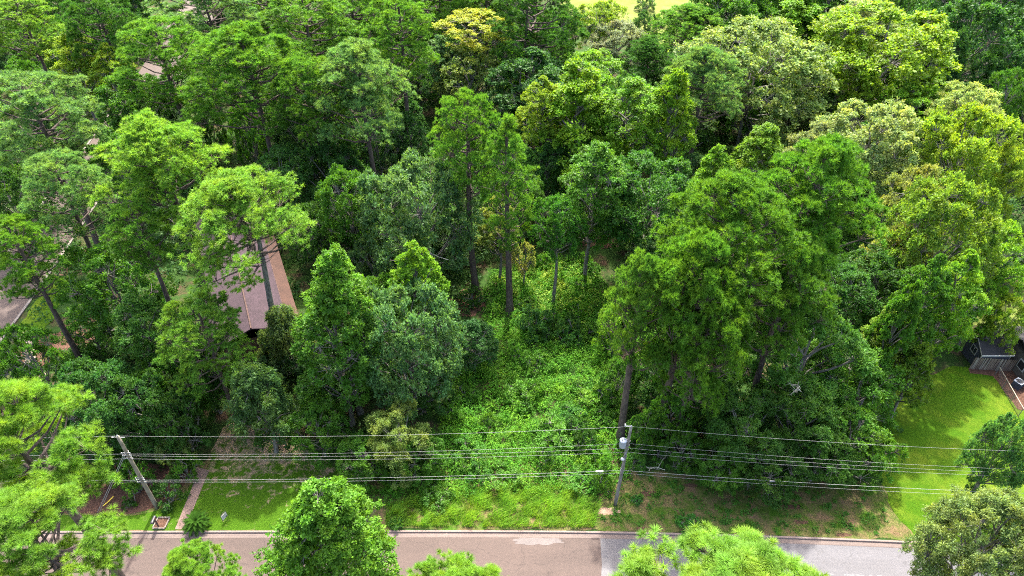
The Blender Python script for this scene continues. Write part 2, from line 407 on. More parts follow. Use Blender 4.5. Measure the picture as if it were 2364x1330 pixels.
# kerb: real step
cb = MB(); o0, o1 = off(curb, 0), off(curb, .19)
n = len(curb); V = []
for p, q in zip(o0, o1): V += [(p.x, p.y, -.1), (p.x, p.y, ZC + .02), (p.x + (q.x - p.x) * .85, p.y + (q.y - p.y) * .85, ZC + .02), (q.x, q.y, ZC - .03), (q.x, q.y, -.1)]
F = []
for i in range(n - 1):
    for k in range(4): F.append((i * 5 + k, (i + 1) * 5 + k, (i + 1) * 5 + k + 1, i * 5 + k + 1))
kb = link(bpy.data.objects.new('kerb', py_mesh('kerb', V, F, M_CONC))); tag(kb, label='weathered pinkish concrete kerb along the street', kind='structure')
kb.data.flip_normals()
strip('gutter', off(curb, .19), off(curb, .62), .012, M_GUTTER, label='concrete gutter strip along the kerb')
ci = min(range(n), key=lambda i: abs(curb[i].x - G(1395, 1280).x))
R0, R1 = off(curb, .62), off(curb, 7.6)
strip('road', R0[:ci + 1], R1[:ci + 1], .004, M_ROADR, label='reddish brown street in the foreground')
strip('road', R0[ci:], R1[ci:], .004, M_ROADG, label='grey asphalt street right of the joint')
strip('kerb', off(curb, 8.2), off(curb, 8.0), .02, M_CONC, label='far side concrete kerb hidden under the near trees')
strip('gutter', off(curb, 7.6), off(curb, 8.0), .010, M_GUTTER)
sheet('verge', [(p.x, p.y) for p in off(curb, 8.2)][::-1] + [(-400, -60), (400, -60)], .02, M_VERGE, label='turf on the near side of the street')
# faded joint line, pale patches, cracks
M_FADE = simple('faded_road_paint', (.125, .125, .13), .8, 0, .35, 9)
c0, c1 = off(curb, 3.25), off(curb, 3.37)
r7 = random.Random(7)
mk = MB()
for i in range(ci + 1, min(n - 1, ci + 60)):
    a, b = c0[i], c0[i + 1]; e, f = c1[i], c1[i + 1]; k = 0
    while k < 1:
        L = r7.uniform(.12, .45); h2 = min(1, k + L); wv = r7.uniform(-.02, .02)
        if r7.random() < .85:
            P = [a.lerp(b, k), a.lerp(b, h2), e.lerp(f, h2), e.lerp(f, k)]
            mk.add([(p.x, p.y + wv, .009) for p in P], [[3, 2, 1, 0]])
        k = h2 + r7.uniform(.0, .05)
tag(mk.build('road_line', M_FADE), label='faded white centre line on grey asphalt', kind='structure')
def blob(name, cx, cy, rx, ry, z, mat, seed=1, label=None, n=28):
    r = random.Random(seed); c = G(cx, cy, z); s = FPX / depth_of(c); P = []
    for k in range(n):
        a = 2 * math.pi * k / n; q = r.uniform(.7, 1.15); P.append((c.x + rx / s * q * math.cos(a), c.y + ry / s / .85 * q * math.sin(a)))
    return sheet(name, P, z, mat, label=label)
M_PATCHL = road_mat('pale_road_patch', (.098, .082, .077), .25, (.14, .125, .12))
M_JOINT = road_mat('road_joint', (.10, .095, .098), .2, (.14, .14, .14))
blob('road_patch', 1243, 1249, 62, 9, .010, M_PATCHL, 3, 'pale grey patch in the road close to the kerb')
p0, p1 = G(1386, 1240), G(1402, 1390)
sheet('road_joint', [(G(1387, 1240).x, G(1387, 1240).y), (G(1397, 1240).x, G(1397, 1240).y), (G(1413, 1392).x, G(1413, 1392).y), (G(1391, 1392).x, G(1391, 1392).y)], .011, M_JOINT, .05, .5, 4, label='pale joint where the brown and the grey road meet')

# verge and lawns beyond the kerb
def region(name, px, z, mat, amp, seed, label): return sheet(name, gp(px, z), z, mat, amp, .9, seed, label)
ZV = ZC
region('verge', [(60, 1225), (880, 1224), (1000, 1223), (1300, 1224), (1470, 1227), (1800, 1236), (2110, 1248), (2120, 1130), (1980, 1112), (1700, 1100), (1500, 1085), (1400, 1090), (1040, 1030), (880, 1090), (760, 1120), (640, 1120), (560, 1010), (430, 1090), (400, 1130), (60, 1130)], ZV - .005, M_VERGE, .18, 11, 'worn green and brown turf between the kerb and the wood')
region('lawn', [(60, 1224), (870, 1224), (840, 1160), (790, 1090), (700, 1030), (650, 985), (570, 965), (515, 985), (490, 1040), (478, 1090), (440, 1120), (420, 1150), (370, 1176), (300, 1193), (180, 1190), (60, 1190)], ZV, M_HALF, .12, 12, 'green lawn fading into dry straw coloured patches either side of the walkway')
region('mulch_bed', [(60, 1180), (120, 1080), (250, 1060), (400, 1075), (440, 1085), (425, 1120), (372, 1168), (300, 1188), (180, 1184)], ZV + .008, M_MULCH, .08, 14, 'reddish pine straw bed round the leaning utility pole')
region('lawn', [(2122, 1249), (2060, 1180), (2040, 1120), (1990, 1000), (2010, 930), (2120, 880), (2200, 845), (2240, 848), (2288, 858), (2345, 938), (2400, 960), (2700, 1000), (2700, 1281), (2400, 1264)], ZV, M_LAWN, .12, 15, 'bright green neighbouring lawn on the right')
for k, (x, y, a, b_) in enumerate([(1400, 1180, 32, 9), (1500, 1140, 22, 7), (1480, 1220, 14, 4), (1830, 1170, 26, 6), (1850, 1205, 18, 5), (1600, 1120, 22, 5), (1950, 1235, 20, 4)]):
    blob('bare_soil', x, y, a, b_, ZV + .004, M_MULCH if k != 0 else simple('pale_bare_soil', (.28, .18, .12), .95), 40 + k, 'bare brown soil patch in the verge')
for k, (x, y, a, b_) in enumerate([(1080, 700, 48, 42), (1150, 755, 22, 12), (810, 735, 26, 22), (400, 750, 30, 32), (190, 760, 50, 60), (1140, 890, 24, 12), (330, 890, 30, 30), (660, 790, 30, 50), (90, 810, 60, 60), (1380, 560, 60, 20)]):
    blob('leaf_litter', x, y, a, b_, ZV + .002 + .001 * k, M_MULCH, 60 + k, 'reddish leaf litter on the floor of the wood')
# front walkway: bent slab path
path = [(404, 1222), (427, 1222), (483, 1086), (452, 1078), (446, 1084), (443, 1092), (455, 1097)]
sheet('path', [(p.x, p.y) for p in gp(path, ZV)], ZV + .02, M_PATH, label='pinkish concrete walkway from the kerb to the garden')
sheet('path', [(p.x, p.y) for p in gp([(370, 1030), (380, 1045), (392, 1012), (408, 990), (398, 985), (380, 1000)], ZV)], ZV + .02, M_PATH, label='short piece of pale walkway in the shrubs')
# street on the left, seen between the trees
side = [(-320, 900), (-40, 840), (20, 765), (72, 695), (108, 640), (160, 560), (232, 455), (330, 300), (430, 150), (520, 10), (600, -120), (470, -120), (400, 40), (300, 200), (180, 370), (104, 462), (60, 530), (-10, 630), (-140, 760), (-320, 830)]
sheet('road', [(p.x, p.y) for p in gp(side, ZV)], ZV + .03, M_ROADR, label='reddish side street seen between the trees on the left')
M_EDGE = simple('pale_kerb_concrete', (.15, .13, .115), .85)
E0 = [G(x, y, ZV) for x, y in [(-40, 840), (20, 765), (72, 695), (108, 640), (160, 560), (232, 455), (330, 300), (430, 150)]]
E1 = [G(x, y, ZV) for x, y in [(-10, 630), (60, 530), (104, 462), (180, 370), (300, 200)]]
for E_, s_, lb in ((E0, .3, 'pale kerb on the near side of the side street'), (E1, -.3, 'pale kerb on the far side of the side street')):
    E_ = resample(E_, 3); k1 = off(E_, s_); n2 = len(E_)
    V = [(p.x, p.y, ZV + .14) for p in E_] + [(p.x, p.y, ZV + .14) for p in k1] + [(p.x, p.y, ZV) for p in k1] + [(p.x, p.y, ZV) for p in E_]; F = []
    for i in range(n2 - 1):
        F += [(i, i + 1, n2 + i + 1, n2 + i), (n2 + i, n2 + i + 1, 2 * n2 + i + 1, 2 * n2 + i), (3 * n2 + i, 3 * n2 + i + 1, i + 1, i)]
    tag(link(bpy.data.objects.new('kerb', py_mesh('kerb', V, F, M_EDGE))), label=lb, kind='structure')
region('lawn', [(35, 770), (112, 650), (150, 660), (120, 740), (75, 790), (50, 790)], ZV + .01, M_LAWN, .2, 17, 'strip of green lawn beside the side street')
sheet('driveway', [(p.x, p.y) for p in gp([(45, 770), (70, 760), (85, 830), (125, 895), (95, 905), (60, 850), (50, 800)], ZV)], ZV + .02, M_SAND, .25, 1, 18, label='pale sandy drive on the left among the trees')
region('meadow', [(1300, 60), (1420, 60), (1500, 110), (1600, 110), (1640, 20), (1800, 10), (1800, -150), (1300, -150)], ZV + .01, M_MEADOW, 1.0, 19, 'sunlit pale meadow beyond the wood')
region('meadow', [(2180, 690), (2300, 650), (2500, 640), (2500, 760), (2330, 760), (2190, 745)], ZV + .01, M_MEADOW, 1.0, 20, 'sunlit straw coloured ground behind the shed')

# ------------------------------------------------------------------ tree prototypes
PR = {}
def reg(kind, *ps): PR.setdefault(kind, []).extend(ps)
for s in (1, 2): reg('big', decid('large_round', s, 6.5, 9.5, 'round', 30, 16, 12, 8, .27, lobe=.30))
for s in (3, 4, 5): reg('round', decid('round', s, 4.2, 7.0, 'round', 20, 13, 12, 7, .215, lobe=.34))
for s in (6, 7, 8): reg('gum', decid('cone', s, 4.0, 9.5, 'cone', 26, 13, 12, 7, .225, lobe=.30))
for s in (9, 10): reg('tall', decid('column', s, 3.6, 12.0, 'column', 30, 12, 12, 7, .22, lobe=.34))
reg('fine', decid('fine', 11, 4.2, 7.5, 'round', 22, 14, 13, 8, .26, fine=True, lobe=.32))
reg('droop', decid('drooping', 12, 3.2, 6.0, 'cone', 18, 13, 12, 9, .24, fine=True, droop=.8, lobe=.34))
for s in (13, 14, 15): reg('shrub', decid('shrub', s, 2.0, 2.6, 'round', 9, 9, 8, 6, .19, lobe=.38))
reg('near', decid('near_cone', 16, 4.3, 12.0, 'egg', 54, 14, 15, 8, .17, lobe=.27))
reg('nearfine', decid('near_fine', 17, 5.0, 7.5, 'dome', 36, 16, 16, 9, .20, fine=True, lobe=.27))
for s in (21, 22): reg('pinedome', pine('domed_pine', s, 5.2, 10.5, 'dome', 52, 12, 5, 28, .31, .055))
for s in (23, 24, 25): reg('pine', pine('open_pine', s, 4.6, 11.5, 'round', 46, 12, 5, 28, .31, .055, lobe=.29))
reg('pinethin', pine('slender_pine', 26, 2.7, 12.0, 'column', 38, 9, 5, 28, .27, .05, lobe=.4))
reg('pinenear', pine('near_pine', 27, 4.4, 9.0, 'dome', 44, 9, 4, 85, .33, .026, lobe=.25))
TRUNK_P = [trunk_mesh('pine_trunk', s, M_BARK, .3) for s in (1, 2)]
TRUNK_B = [trunk_mesh('broadleaf_trunk', s, M_BARKG, .3, .02) for s in (3, 4)]
cnt = {}
def tree(kind, base, h, r, ch, color, label, group=None, cat=None, name=None, rz=None, tr=None, pale=False):
    ps = PR[kind]; i = cnt.get(kind, rnd.randrange(9)); cnt[kind] = i + 1; p = ps[i % len(ps)]
    isp = kind.startswith('pine')
    nm = name or ('pine_tree' if isp else 'broadleaf_tree'); ct = cat or 'tree'
    root = empty(nm, base); tag(root, label, ct, group)
    rz = rnd.uniform(0, 6.28) if rz is None else rz
    k = 1 + rnd.uniform(-.06, .06); c4 = (color[0] * k, color[1] * k, color[2] * k, 1)
    cr = link(bpy.data.objects.new('crown', p['crown']), root); cr.color = c4
    lm = link(bpy.data.objects.new('limbs', p['limbs']), root)
    jx, jy = 1 + rnd.uniform(-.12, .12), 1 + rnd.uniform(-.12, .12); tx_, ty_ = rnd.uniform(-.06, .06), rnd.uniform(-.06, .06)
    for o in (cr, lm):
        o.location = (0, 0, h - ch); o.scale = (jx * r / p['R'], jy * r / p['R'], ch / p['H']); o.rotation_euler = (tx_, ty_, rz)
    th = h * .96 if isp else h - ch * .42
    tm = (TRUNK_P if isp and not pale else TRUNK_B)[i % 2]
    t = link(bpy.data.objects.new('trunk', tm), root); rad = tr or (.0145 * h + .06 if isp else .011 * h + .07)
    t.scale = (rad, rad, th); t.location = (0, 0, 0); t.rotation_euler = (0, 0, rz)
    return root
def tpx(kind, tx, ty, h, rpx, ch, color, label, **kw):
    P = G(tx, ty, h); d = depth_of(Vector((P.x, P.y, h - ch * .35))); r = rpx / FPX * d
    al = math.atan2(H - h, P.y); b = ch * .5            # the back of a wide crown shows above its tip
    ex = math.sqrt((r * math.sin(al)) ** 2 + (b * math.cos(al)) ** 2) - b * math.cos(al)
    P = G(tx, ty + .85 * ex * FPX / d, h)
    return tree(kind, (P.x, P.y, ZV - .02), h - ZV, r, ch, color, label, **kw)

# ------------------------------------------------------------------ the wood
PG = (.10, .235, .025); PL = (.15, .295, .035); PD = (.05, .145, .02); PB = (.13, .255, .07); PN = (.155, .30, .035)
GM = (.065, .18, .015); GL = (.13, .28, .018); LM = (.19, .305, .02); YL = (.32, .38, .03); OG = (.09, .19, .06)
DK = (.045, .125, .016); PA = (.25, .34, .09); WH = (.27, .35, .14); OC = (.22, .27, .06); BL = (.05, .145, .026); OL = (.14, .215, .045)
T = [
 # kind, top x, top y, height m, radius px, crown height m, colour, label
 ('pinenear', -30, 885, 26, 165, 9, PN, 'large bright pine filling the lower left corner over the street'),
 ('pinenear', 20, 1090, 24, 190, 6.5, PN, 'yellow green pine top just above the kerb at the left edge'),
 ('pinenear', 428, 1240, 25, 98, 4.5, PN, 'small bright pine top poking up over the street left of the big leafy tree'),
 ('pinenear', 1080, 1262, 26, 160, 6, PN, 'rounded bright pine top over the middle of the brown street'),
 ('pinenear', 1722, 1225, 26, 238, 6.5, PN, 'broad bright pine top hiding part of the grey street'),
 ('near', 695, 1082, 20, 164, 14.5, (.10, .235, .02), 'big leafy cone shaped tree standing in front of the street'),
 ('nearfine', 2350, 1110, 16, 165, 10, (.17, .25, .075), 'olive tree with fine leaves over the lower right corner'),
 ('big', 2368, 958, 12, 68, 8, (.08, .20, .045), 'rounded dark tree at the right edge above the lawn'),
 ('pinedome', 535, 385, 24.5, 158, 9.5, PL, 'lime green pine with a long bare grey trunk before the brown roof'),
 ('pine', 448, 690, 16, 98, 9, (.11, .24, .03), 'lower light green pine just left of the long bare grey trunk'),
 ('pinedome', 330, 262, 27, 165, 11, PL, 'wide flat topped pine with dark trunk left of the lime green pine'),
 ('pine', 290, 470, 21, 70, 7, PG, 'narrow pine directly above the dark slanting trunk on the left'),
 ('pine', 105, 350, 23, 95, 9, PB, 'pale grey green pine leaning over the side street with forked trunks'),
 ('pine', 5, 500, 20, 80, 8.5, PG, 'pine at the left edge with a thick vine clad trunk'),
 ('pine', 40, 165, 25, 125, 12, PB, 'large greyish pine by the left edge below the yellow maple'),
 ('pine', 355, 40, 25, 108, 12, PG, 'mid green pine with a dark trunk showing below its crown, upper left'),
 ('pinedome', 548, 55, 26, 145, 14, PG, 'large domed pine in the upper left with a bare trunk curving down right'),
 ('pinedome', 822, 95, 25, 132, 13, PB, 'light grey green pine with a wide layered crown, upper middle left'),
 ('pine', 915, -5, 26, 85, 12, PG, 'tall pine with a long dark bare trunk right of the grey green pine'),
 ('pine', 1225, -60, 26, 100, 14, PD, 'very dark pine rising behind the yellow topped tree'),
 ('pine', 1078, 207, 26.5, 78, 12, PG, 'slim tall pine, left one of the pair in the centre'),
 ('pinethin', 1175, 272, 25.5, 64, 15, PG, 'slim pine with a straight thin trunk, right one of the pair in the centre'),
 ('pinedome', 1605, 8, 17, 86, 8, PG, 'small domed pine standing against the bright meadow'),
 ('pinedome', 1500, 82, 15, 62, 6, PD, 'small dark pine in front of the bright meadow'),
 ('pinedome', 1640, 108, 22, 92, 11, PB, 'blue green pine with a forked dark trunk, upper right'),
 ('pinedome', 1915, 322, 28, 168, 14, (.085, .21, .02), 'tallest dark domed pine of the big group on the right'),
 ('pinedome', 1715, 402, 27, 170, 13, (.10, .23, .022), 'broad pine left of the tallest dark domed pine'),
 ('pinedome', 1498, 582, 23, 88, 12.5, (.11, .24, .03), 'lighter slim pine at the left side of the big pine group'),
 ('pinedome', 1650, 640, 21, 125, 13, (.09, .21, .02), 'lower pine at the front of the big pine group'),
 ('pinedome', 1850, 560, 22, 120, 12, (.08, .19, .02), 'shaded pine below the tallest dark domed pine'),
 ('pine', 690, -30, 26, 125, 12, PG, 'pine cut by the top edge, left of the grey green layered pine'),
 ('pine', 455, -60, 26, 120, 12, PB, 'hazy pine cut by the top edge above the large domed pine'),
 ('pine', 20, -20, 24, 92, 10, PL, 'light pine in the upper left corner'),
 ('pine', 205, -20, 25, 80, 12, PD, 'dark pine near the upper left corner'),
 ('pine', 600, -90, 26, 90, 12, PG, 'mid green pine cut by the top edge, second from the hazy one'),
 ('pine', 800, -90, 26, 100, 12, PG, 'mid green pine cut by the top edge left of the long dark trunk'),
 ('pine', 1000, -110, 26, 100, 13, PG, 'pine cut by the top edge behind the yellow topped tree'),
 ('big', 1700, -45, 20, 90, 12, GM, 'mid green tree cut by the top edge right of the bright meadow'),
 ('gum', 1790, -60, 20, 80, 13, PG, 'pointed green tree cut by the top edge, upper right'),
 ('tall', 1930, -50, 21, 80, 13, GM, 'tall green tree cut by the top edge before the corner oak'),
 ('round', 1250, 20, 17, 60, 10, GM, 'mid green tree between the very dark pine and the meadow'),
 ('pinedome', 1610, 520, 25, 120, 14, (.09, .215, .022), 'domed pine in the middle of the big group, lower than its neighbours'),
 ('round', -5, 395, 12, 70, 9, DK, 'dark tree cut by the left edge above the vine clad pine'),
 ('round', 20, 300, 13, 70, 9, BL, 'dark tree behind the pale grey green pine, left edge'),
 ('round', 2290, 655, 9, 52, 7, GL, 'light green small tree right behind the shed roof'),
 ('round', 2352, 690, 8.5, 42, 6, (.15, .26, .02), 'yellow green small tree cut by the right edge behind the carport'),
 ('round', 1560, 900, 7.5, 50, 6, GM, 'mid green small tree standing before the bare pine trunks'),
 ('round', 1545, 745, 10, 70, 8, GM, 'mid green tree in the gap between the lighter slim pine and the broad pine'),
 ('round', 1640, 850, 8.5, 62, 7, DK, 'dark tree behind the bare pale twig tangle'),
 ('fine', 1500, 935, 6, 40, 5, GM, 'green bush tree right behind the transformer pole'),
 ('tall', 2255, 575, 18, 66, 13, GL, 'tall fresh green tree added behind the shed and the carport to shade the lawn'),  # extra tree, added so that its shadow falls on the right lawn
 ('gum', 2120, 640, 17, 60, 11, GM, 'mid green pointed tree between the yellow green tree and the shed'),
 ('round', 452, 800, 9, 58, 7, GM, 'leafy green tree below the left slope of the brown roof'),
 ('pine', 700, 130, 23, 80, 11, PG, 'mid green pine between the domed pine and the layered pine'),
 ('pine', 1120, -70, 24, 80, 12, PG, 'mid green pine above the bright yellow top'),
 ('big', 1180, 330, 13, 70, 9, BL, 'dark blue green tree behind the pair of slim pines'),
 ('tall', 230, 300, 17, 60, 10, GM, 'leafy tree behind the wide flat topped pine'),
 ('fine', 2330, 330, 17, 70, 10, (.22, .33, .03), 'pale yellow green tree cut by the right edge'),
 ('tall', 2235, 640, 13, 52, 9, GM, 'leafy tree right behind the shed'),
 ('tall', 140, 72, 20, 58, 11, LM, 'yellow green maple in the upper left, taller left top'),
 ('tall', 235, 103, 19, 50, 10, LM, 'yellow green maple in the upper left, lower right top'),
 ('round', 285, 165, 16, 80, 9, GM, 'mid green rounded tree below the yellow green maples'),
 ('round', 640, 345, 12, 60, 7, BL, 'dark bushy tree in deep shade left of the lime maple'),
 ('round', 1092, 22, 20, 74, 4.5, YL, 'bright yellow topped tree at the upper middle'),
 ('tall', 1010, 82, 17, 48, 10, OG, 'grey green tree left below the bright yellow top'),
 ('round', 1085, 110, 15.5, 72, 8, OL, 'olive green tree right under the bright yellow top'),
 ('tall', 1230, 105, 18, 105, 14, BL, 'dark blue green tree below the very dark pine'),
 ('round', 1385, 5, 14, 60, 8, LM, 'pale lime tree at the edge of the bright meadow'),
 ('fine', 1425, 45, 12, 66, 7, (.19, .24, .12), 'greyish thin crowned tree before the bright meadow'),
 ('round', 1370, 118, 14, 80, 8, GL, 'fresh green tree behind the big lime maple'),
 ('gum', 1345, 140, 22, 128, 14, (.135, .27, .015), 'big lime maple in the centre of the wood'),
 ('tall', 1455, 175, 20, 92, 12, (.12, .26, .015), 'lime maple touching the right side of the big lime maple'),
 ('tall', 1250, 180, 20, 52, 10, LM, 'lime maple top left of the big lime maple'),
 ('gum', 1560, 163, 21, 86, 13, (.14, .27, .015), 'lime maple right of the big lime maple'),
 ('tall', 1378, 322, 20, 92, 13, (.075, .20, .018), 'mid green tree whose thick trunk stands at the back of the clearing'),
 ('big', 1510, 365, 17, 118, 10, (.05, .15, .02), 'dark green rounded tree right of the clearing tree'),
 ('big', 1765, 48, 21, 165, 14, (.18, .27, .07), 'large pale green oak with thick forking dark limbs'),
 ('gum', 1855, -18, 19, 98, 10, GL, 'fresh green tree cut by the top edge right of the meadow'),
 ('big', 2070, 18, 21, 168, 13, (.17, .29, .018), 'large domed yellow green tree in the upper right'),
 ('fine', 2000, 0, 20, 75, 6, WH, 'whitish crown behind the large domed yellow green tree'),
 ('big', 2280, -40, 22, 130, 16, BL, 'dark blue green oak in the upper right corner'),
 ('big', 2180, 45, 18, 75, 12, BL, 'dark blue green tree just left of the corner oak'),
 ('gum', 2010, 162, 15, 62, 8, LM, 'small lime tree beneath the large domed yellow green tree'),
 ('round', 2115, 195, 14, 68, 8, GL, 'fresh green tree right of the small lime tree'),
 ('fine', 2255, 190, 16, 78, 8, PA, 'pale crown near the right edge under the dark oaks'),
 ('round', 2350, 165, 15, 40, 8, GM, 'mid green tree cut by the right edge below the corner oak'),
 ('big', 2040, 235, 19, 118, 10, (.22, .30, .10), 'whitish green domed tree behind the tallest pine'),
 ('fine', 1905, 285, 16, 75, 8, (.20, .26, .10), 'pale tree left of the whitish domed tree'),
 ('gum', 1770, 282, 16, 88, 9, (.13, .25, .02), 'lime green tree between the forked pine and the tallest pine'),
 ('gum', 1665, 335, 15, 62, 9, GL, 'fresh green small tree left of the lime green one'),
 ('big', 2270, 255, 20, 125, 13, (.17, .28, .02), 'big yellow green tree at the right edge'),
 ('round', 2140, 385, 17, 72, 9, OC, 'ochre tinted tree between the pines and the yellow green one'),
 ('big', 2230, 420, 19, 118, 12, (.14, .25, .025), 'light green tree with dark forked trunk over the shed'),
 ('round', 2330, 520, 14, 70, 8, GL, 'fresh green tree behind the house at the right edge'),
 ('round', 2100, 520, 13, 66, 7, OC, 'small ochre tinted tree in the shade beside the pines'),
 ('round', 2050, 580, 12, 88, 8, DK, 'dark shaded tree right of the big pine group'),
 ('round', 1960, 610, 12, 72, 7, BL, 'dark blue green tree tucked under the domed pine'),
 ('tall', 2175, 590, 18, 58, 12, GM, 'leafy tree directly left of the shed'),
 ('fine', 1895, 702, 14, 125, 10, (.07, .19, .022), 'fine leaved green tree in front of the pines, right side'),
 ('gum', 2082, 702, 12.5, 78, 8, (.15, .25, .025), 'yellow green tree right of the fine leaved one'),
 ('gum', 2140, 795, 10, 56, 7, (.13, .24, .02), 'small yellow green tree overhanging the lawn'),
 ('round', 2010, 830, 9, 90, 6.5, GM, 'rounded mid green tree over the shaded lawn'),
 ('fine', 1745, 905, 9.5, 88, 7.5, (.05, .14, .018), 'dark dense tree behind the verge, right of the pole'),
 ('fine', 1860, 880, 9.5, 95, 7.5, (.065, .165, .02), 'dense tree in the middle of the clump above the verge'),
 ('round', 1985, 945, 8, 82, 6.5, (.08, .20, .02), 'rounded tree at the right end of the clump above the verge'),
 ('round', 1915, 985, 6.5, 72, 5.2, (.055, .15, .018), 'low dark tree along the edge of the verge'),
 ('shrub', 2050, 1000, 5, 48, 4, GM, 'leafy bush at the corner of the lawn under the wires'),
 ('round', 1790, 1000, 6.5, 78, 5.2, DK, 'low dark tree left along the edge of the verge'),
 ('fine', 1675, 1010, 6, 58, 4.5, GM, 'green bush right of the two bare pine trunks'),
 ('round', 1585, 985, 5.5, 45, 4.2, GM, 'green bush between the pole and the bare pine trunks'),
 ('big', 962, 366, 18, 132, 14, OG, 'large grey green oak left of the clearing'),
 ('gum', 950, 550, 17.5, 74, 9, GL, 'lime green cone shaped tree before the grey green oak'),
 ('gum', 752, 566, 21, 84, 8.5, (.10, .24, .018), 'tall lime tipped tree right of the brown roof'),
 ('tall', 745, 665, 17.5, 96, 13, GM, 'mid green tree directly beneath the tall lime tipped one'),
 ('big', 930, 664, 15.5, 118, 12, (.08, .18, .055), 'large grey green rounded tree left of the undergrowth'),
 ('round', 795, 385, 15, 72, 9, GM, 'mid green tree left behind the grey green oak'),
 ('round', 860, 410, 12, 60, 7, BL, 'dark tree between the layered pine and the grey green oak'),
 ('round', 700, 470, 10, 48, 7, DK, 'dark tree behind the brown roof'),
 ('tall', 1150, 455, 12.5, 45, 8, (.19, .26, .05), 'thin pale yellow green tree behind the slim pines'),
 ('shrub', 1210, 560, 7, 26, 4, (.24, .28, .08), 'pale sapling beside the thin straight pine trunk'),
 ('round', 1288, 448, 15.5, 62, 7, (.05, .17, .015), 'fan shaped green tree on a thin trunk in the clearing'),
 ('round', 1200, 400, 11, 60, 7, DK, 'dark tree in the shade behind the slim pines'),
 ('round', 1260, 330, 12, 60, 8, BL, 'dark tree behind the fan shaped one'),
 ('round', 1560, 520, 11, 90, 8, OG, 'grey green tree behind the lighter slim pine'),
 ('round', 1425, 700, 7.5, 52, 6, GL, 'light green bush tree at the right side of the clearing'),
 ('round', 1435, 830, 6, 45, 5, GM, 'green bush tree right of the undergrowth'),
 ('tall', 1090, 735, 8, 46, 6, (.045, .135, .03), 'small dark tree with a thin bent trunk in the undergrowth'),
 ('fine', 915, 935, 8, 82, 6.5, OL, 'olive green tree left of the undergrowth above the wires'),
 ('round', 830, 1000, 5.5, 62, 4.2, GM, 'green bush under the wires left of the undergrowth'),
 ('round', 960, 1000, 5, 60, 4, GM, 'green bush below the olive tree'),
 ('round', 720, 920, 7.5, 62, 6, GM, 'mid green bush tree above the dry lawn'),
 ('shrub', 622, 945, 4.5, 44, 4.2, DK, 'dark dome shaped bush on the dry lawn'),
 ('droop', 640, 688, 10, 80, 8, (.13, .21, .07), 'feathery pale tree right of the long bare grey trunk'),
 ('droop', 570, 825, 12, 88, 7.5, (.075, .16, .045), 'feathery drooping tree above the dry lawn'),
 ('round', 222, 558, 14, 108, 9.5, GM, 'rounded green tree beside the side street on the left'),
 ('tall', 310, 670, 14, 84, 10, (.06, .16, .022), 'leafy green tree in front of the dark slanting trunk'),
 ('round', 435, 775, 10, 72, 8, DK, 'dark leafy tree below the lime green pine'),
 ('round', 30, 755, 12, 72, 8, GM, 'green tree at the left edge above the corner pine'),
 ('big', 175, 850, 10.5, 100, 8.5, (.04, .125, .022), 'dark spreading tree behind the leaning utility pole, left part'),
 ('round', 300, 860, 10, 80, 8, (.045, .13, .022), 'dark spreading tree behind the leaning utility pole, right part'),
 ('round', 390, 905, 8, 66, 6.5, DK, 'dark tree beside the feathery drooping tree'),
 ('shrub', 385, 1005, 4, 42, 3.2, OL, 'straggly olive bush right behind the leaning utility pole'),
 ('shrub', 415, 1045, 3.2, 34, 2.8, GM, 'green bush at the top of the walkway'),
 ('shrub', 380, 1105, 2.4, 36, 2.2, DK, 'low dark bush at the foot of the leaning utility pole'),
 ('round', 190, 990, 5.5, 60, 4.6, GM, 'leafy bush left of the leaning utility pole'),
 ('shrub', 290, 1060, 4, 42, 3.4, GM, 'leafy bush between the guy wires and the leaning pole'),
 ('shrub', 130, 1085, 3, 34, 2.4, DK, 'dark bush on the pine straw bed by the corner pine'),
]
for row in T:
    kind, tx, ty, h, rp, ch, c, lb = row
    sh = kind == 'shrub' or ' bush' in lb and 'tree' not in lb
    tpx(kind, tx, ty, h, rp, ch, c, lb, name='bush' if sh else None, cat='bush' if sh else None, pale=lb.startswith('lime green pine'))
# understory that fills the shade between the crowns, and trees beyond the top edge
def inpoly(x, y, P):
    ins = False; j = len(P) - 1
    for i in range(len(P)):
        if (P[i][1] > y) != (P[j][1] > y) and x < (P[j][0] - P[i][0]) * (y - P[i][1]) / (P[j][1] - P[i][1]) + P[i][0]: ins = not ins
        j = i
    return ins
def w2p(x, y, z=0.0):
    d = depth_of(Vector((x, y, z))); c, s = math.cos(PITCH), math.sin(PITCH)
    up = y * s + (z - H) * c
    return 1182 + x / d * FPX, 665 - up / d * FPX
OPEN = [[(60, 1300), (60, 1100), (440, 1060), (500, 985), (690, 960), (900, 1060), (1040, 900), (1100, 650), (1220, 580), (1400, 580), (1440, 700), (1440, 1090), (2100, 1090), (2100, 1300)],
        [(1960, 900), (2200, 800), (2200, 700), (2900, 600), (2900, 1400), (2050, 1400)],
        [(-400, 950), (-100, 600), (100, 440), (480, -30), (560, -30), (250, 460), (170, 600), (150, 800), (160, 900)],
        [(400, 860), (440, 480), (720, 470), (745, 860)], [(230, 520), (420, 520), (430, 800), (300, 800)], [(20, 620), (150, 620), (250, 880), (120, 880)], [(1240, 110), (1700, 150), (1950, 20), (1900, -300), (1240, -300)], [(1020, 620), (1140, 620), (1160, 780), (1040, 800)]]
